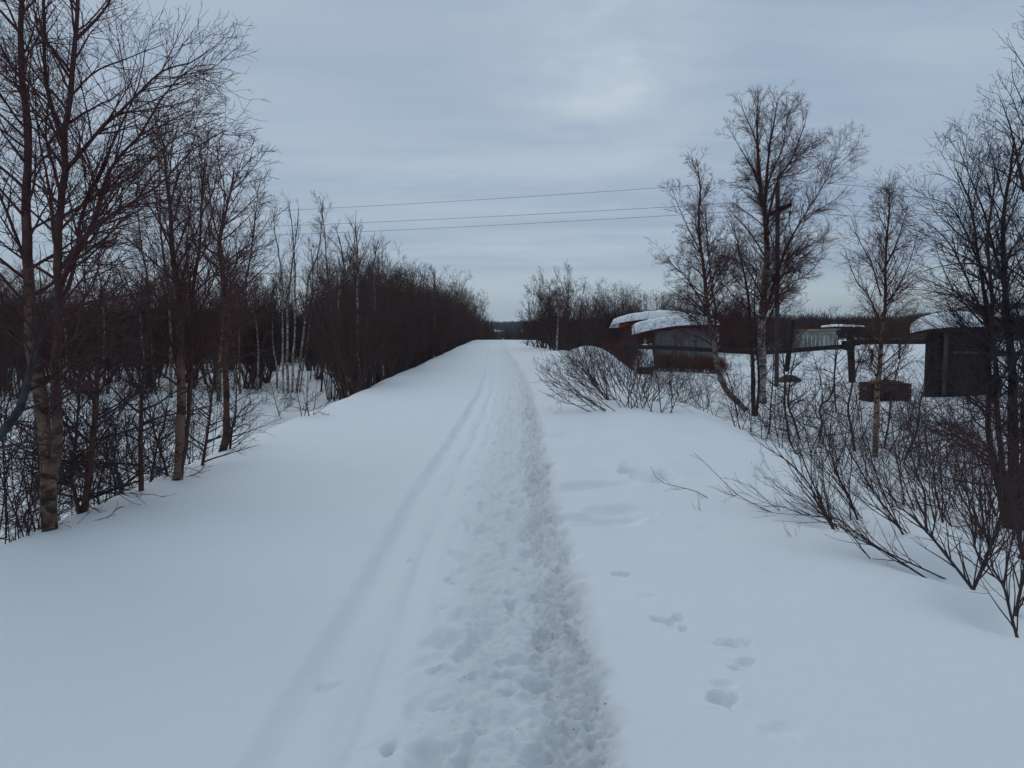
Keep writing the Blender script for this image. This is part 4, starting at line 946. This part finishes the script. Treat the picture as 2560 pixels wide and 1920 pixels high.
# crate left of it
d = 26.2; e = bld('compost_crate', 2232, d, 'low dark plank crate on the snow left of the dark shed', 'crate')
x0 = P(2180, 900, d)[0]-e.location.x; x1 = P(2282, 900, d)[0]-e.location.x; ww = x1-x0; xc_ = (x0+x1)/2
for k in range(4):
    z = -.04+k*.185
    box('plank', (xc_, 0, z), (ww-.01*k, .05, .17), M_wood, e); box('plank', (xc_, .9, z), (ww-.01*k, .05, .17), M_wood, e)
    box('plank', (x0+.03, .45, z), (.05, .84, .17), M_wood, e); box('plank', (x1-.03, .45, z), (.05, .84, .17), M_wood, e)
dome('filling', (xc_, .45, .42), (ww*.53, .52, .30), M_straw, e, 4, fl=.1)
# heating pipe and its supports
e = bld('pipe_line', 1900, 36, 'dark horizontal pipe running across the yard above the snow', 'pipe')
def pipe(name, pts, r, m, parent, n=10):
    p = np.array(pts)-np.array(parent.location); rr_ = np.full(len(p), r)
    v, f, t = merge([(p[None], rr_[None], n)]); k = len(p)
    o = mesh_obj(name, v, [f, ], m, parent, attrs={'thick': t}); return o
pipe('pipe', [P(1560, 866, 38), P(1660, 869, 37.6), P(1800, 876, 37), P(1900, 882, 36.6), P(1945, 879, 36.4), P(2110, 866, 36)], .115, M_pipe, e)
pipe('pipe', [P(2108, 868, 36), P(2128, 855, 35.9), P(2240, 854, 35.7), P(2330, 854, 35.5), P(2470, 883, 35), P(2640, 886, 34.5)], .13, M_pipe, e)
pipe('bracket', [P(2108, 862, 35.9), P(2132, 870, 35.9)], .22, M_pipe, e)
for k, (px, y0, y1, dd, wd, lab, lean) in enumerate([(2128, 840, 955, 36.05, .34, 'thick dark post under the joint of the pipe', 6), (1975, 800, 915, 37.0, .26, 'dark leaning post with a mound of dead grass at its foot', -18)]):
    b = P(px+lean*.4, y1, dd); b[2] = gz(b[0], b[1])
    en = empty('post', b, lab, 'post')
    pipe('pole', [P(px+lean*.5, y1+14, dd+.2), P(px, (y0+y1)/2, dd+.2), P(px-lean*.5, y0, dd+.2)], wd/2, M_pipe, en, 7)
    if k: dome('grass_mound', (0, -.3, -.05), (.75, .5, .42), M_straw, en, 9, 1.6, fl=.3)
    else: pipe('cap', [P(px-22, 858, dd-.05), P(px+22, 858, dd-.05)], .13, M_pipe, en, 6)
for px, dd, lab in ((2248, 60, 'thin far post standing in the snowy field above the pipe'), (2180, 52, 'short far post in the field left of the thin one')):
    b = P(px, 880, dd); b[2] = gz(b[0], b[1]); en = empty('field_post', b, lab, 'post')
    pipe('pole', [b+np.array([0, 0, -.1]), b+np.array([.02, 0, .8]), b+np.array([0, 0, 1.7 if px > 2200 else 1.0])], .09, M_woodg, en, 7)
# utility pole and wires
d = 33; bx = P(1943, 900, d)[0]; b = np.array([bx, d, gz(bx, d)])
e = empty('utility_pole', b, 'grey wooden utility pole with one crossarm, standing behind the tallest birch', 'utility pole')
top = P(1944, 457, d)
pipe('pole', [b+np.array([0, 0, -.2]), (b+top)/2+np.array([.02, 0, 0]), top], .098, M_woodg, e, 12)
an = P(1976, 512, d-.75); af = P(1925, 536, d+.6)
pipe('crossarm', [af, an], .10, M_wood, e, 6)
def insul(p, parent, h=.16):
    q = np.array(p)-np.array(parent.location)
    pr = np.array([(0, .02), (.05, .02), (.06, .05), (.10, .055), (.12, .035), (h, .02)])
    v, f, t = merge([((q+np.c_[np.zeros(6), np.zeros(6), pr[:, 0]])[None], pr[:, 1][None], 8)])
    mesh_obj('insulator', v, f, M_woodg, parent, attrs={'thick': t})
insul(an+np.array([0, 0, .08]), e); insul(af+np.array([0, 0, .08]), e); insul(top, e)
dl = 46; lx = P(-260, 500, dl)[0]; bl = np.array([lx, dl, gz(lx, dl)]); hl = top[2]
e2 = empty('utility_pole', bl, 'far utility pole hidden among the trees at the left', 'utility pole')
pipe('pole', [bl+np.array([0, 0, -.2]), np.array([lx, dl, hl])], .125, M_woodg, e2, 10)
pipe('crossarm', [np.array([lx-.3, dl-.8, hl-.95]), np.array([lx+.3, dl+.8, hl-1.25])], .09, M_wood, e2, 6)
def wire(label, pL, pM, pR, sagL, sagR):
    pts = []
    for a, c, s, n in ((pL, pM, sagL, 26), (pM, pR, sagR, 18)):
        t = np.linspace(0, 1, n)[:, None]; q = a*(1-t)+c*t; q[:, 2] -= (4*s*t*(1-t))[:, 0]; pts.append(q if a is pL else q[1:])
    p = np.vstack(pts); v, f, t = merge([((p-pM)[None], np.full((1, len(p)), .007), 4)])
    o = mesh_obj('power_line', v, f, M_pipe, attrs={'thick': t}); o.location = pM
    tag(o, label, 'power line', 'power lines crossing the path')
Rz = np.array([38.0, 36.5, 0])
def farR(px, py): return P(2296, py, 34.2)+(P(2296, py, 34.2)-P(1944, 457, 33))*2.2*np.array([1, 1, .6])
wire('topmost of the three power lines across the sky', np.array([lx, dl, hl+.05]), top+np.array([0, 0, .16]), farR(0, 469), .35, .25)
wire('middle power line, on the near end of the crossarm', np.array([lx-.3, dl-.8, hl-.85]), an+np.array([0, 0, .22]), P(2296, 522, 33.8)+np.array([14, 1.6, -.3]), .30, .25)
wire('lowest of the three power lines, on the far end of the crossarm', np.array([lx+.3, dl+.8, hl-1.15]), af+np.array([0, 0, .22]), P(2296, 537, 35.0)+np.array([14, 1.6, -.3]), .30, .25)
# small debris on the path
rk = random.Random(8); M_deb = simple('debris', (.05, .04, .03), (.02, .018, .015), 20)
for k in range(14):
    y = 2.6+rk.random()**1.7*9; x = float(pathx(y))+rk.choice((rk.uniform(.1, .44), rk.uniform(.1, .44), rk.uniform(-.6, .3)))
    s = rk.uniform(.0025, .006)*(1+.05*y); z = float(ground(np.array([x]), np.array([y]), True)[0])
    V = np.array([(-1, -.6, 0), (1, -.5, .1), (.8, .7, 0), (-.7, .6, .1), (-.3, -.2, .8), (.5, .1, .7)])*s
    V = V*np.array([rk.uniform(.7, 1.8), 1, .7]); a = rk.uniform(0, 3)
    V = np.c_[V[:, 0]*math.cos(a)-V[:, 1]*math.sin(a), V[:, 0]*math.sin(a)+V[:, 1]*math.cos(a), V[:, 2]]
    o = mesh_obj('bark_chip', V, [(3, 2, 1, 0), (0, 1, 5, 4), (1, 2, 5), (2, 3, 4, 5), (3, 0, 4)], M_deb, smooth=False); o.location = (x, y, z)
    tag(o, 'tiny dark scrap of bark on the trodden path', 'bark chip', 'bark scraps on the path')
print('TOTAL verts', TOTAL[0], 'objects', len(bpy.data.objects))
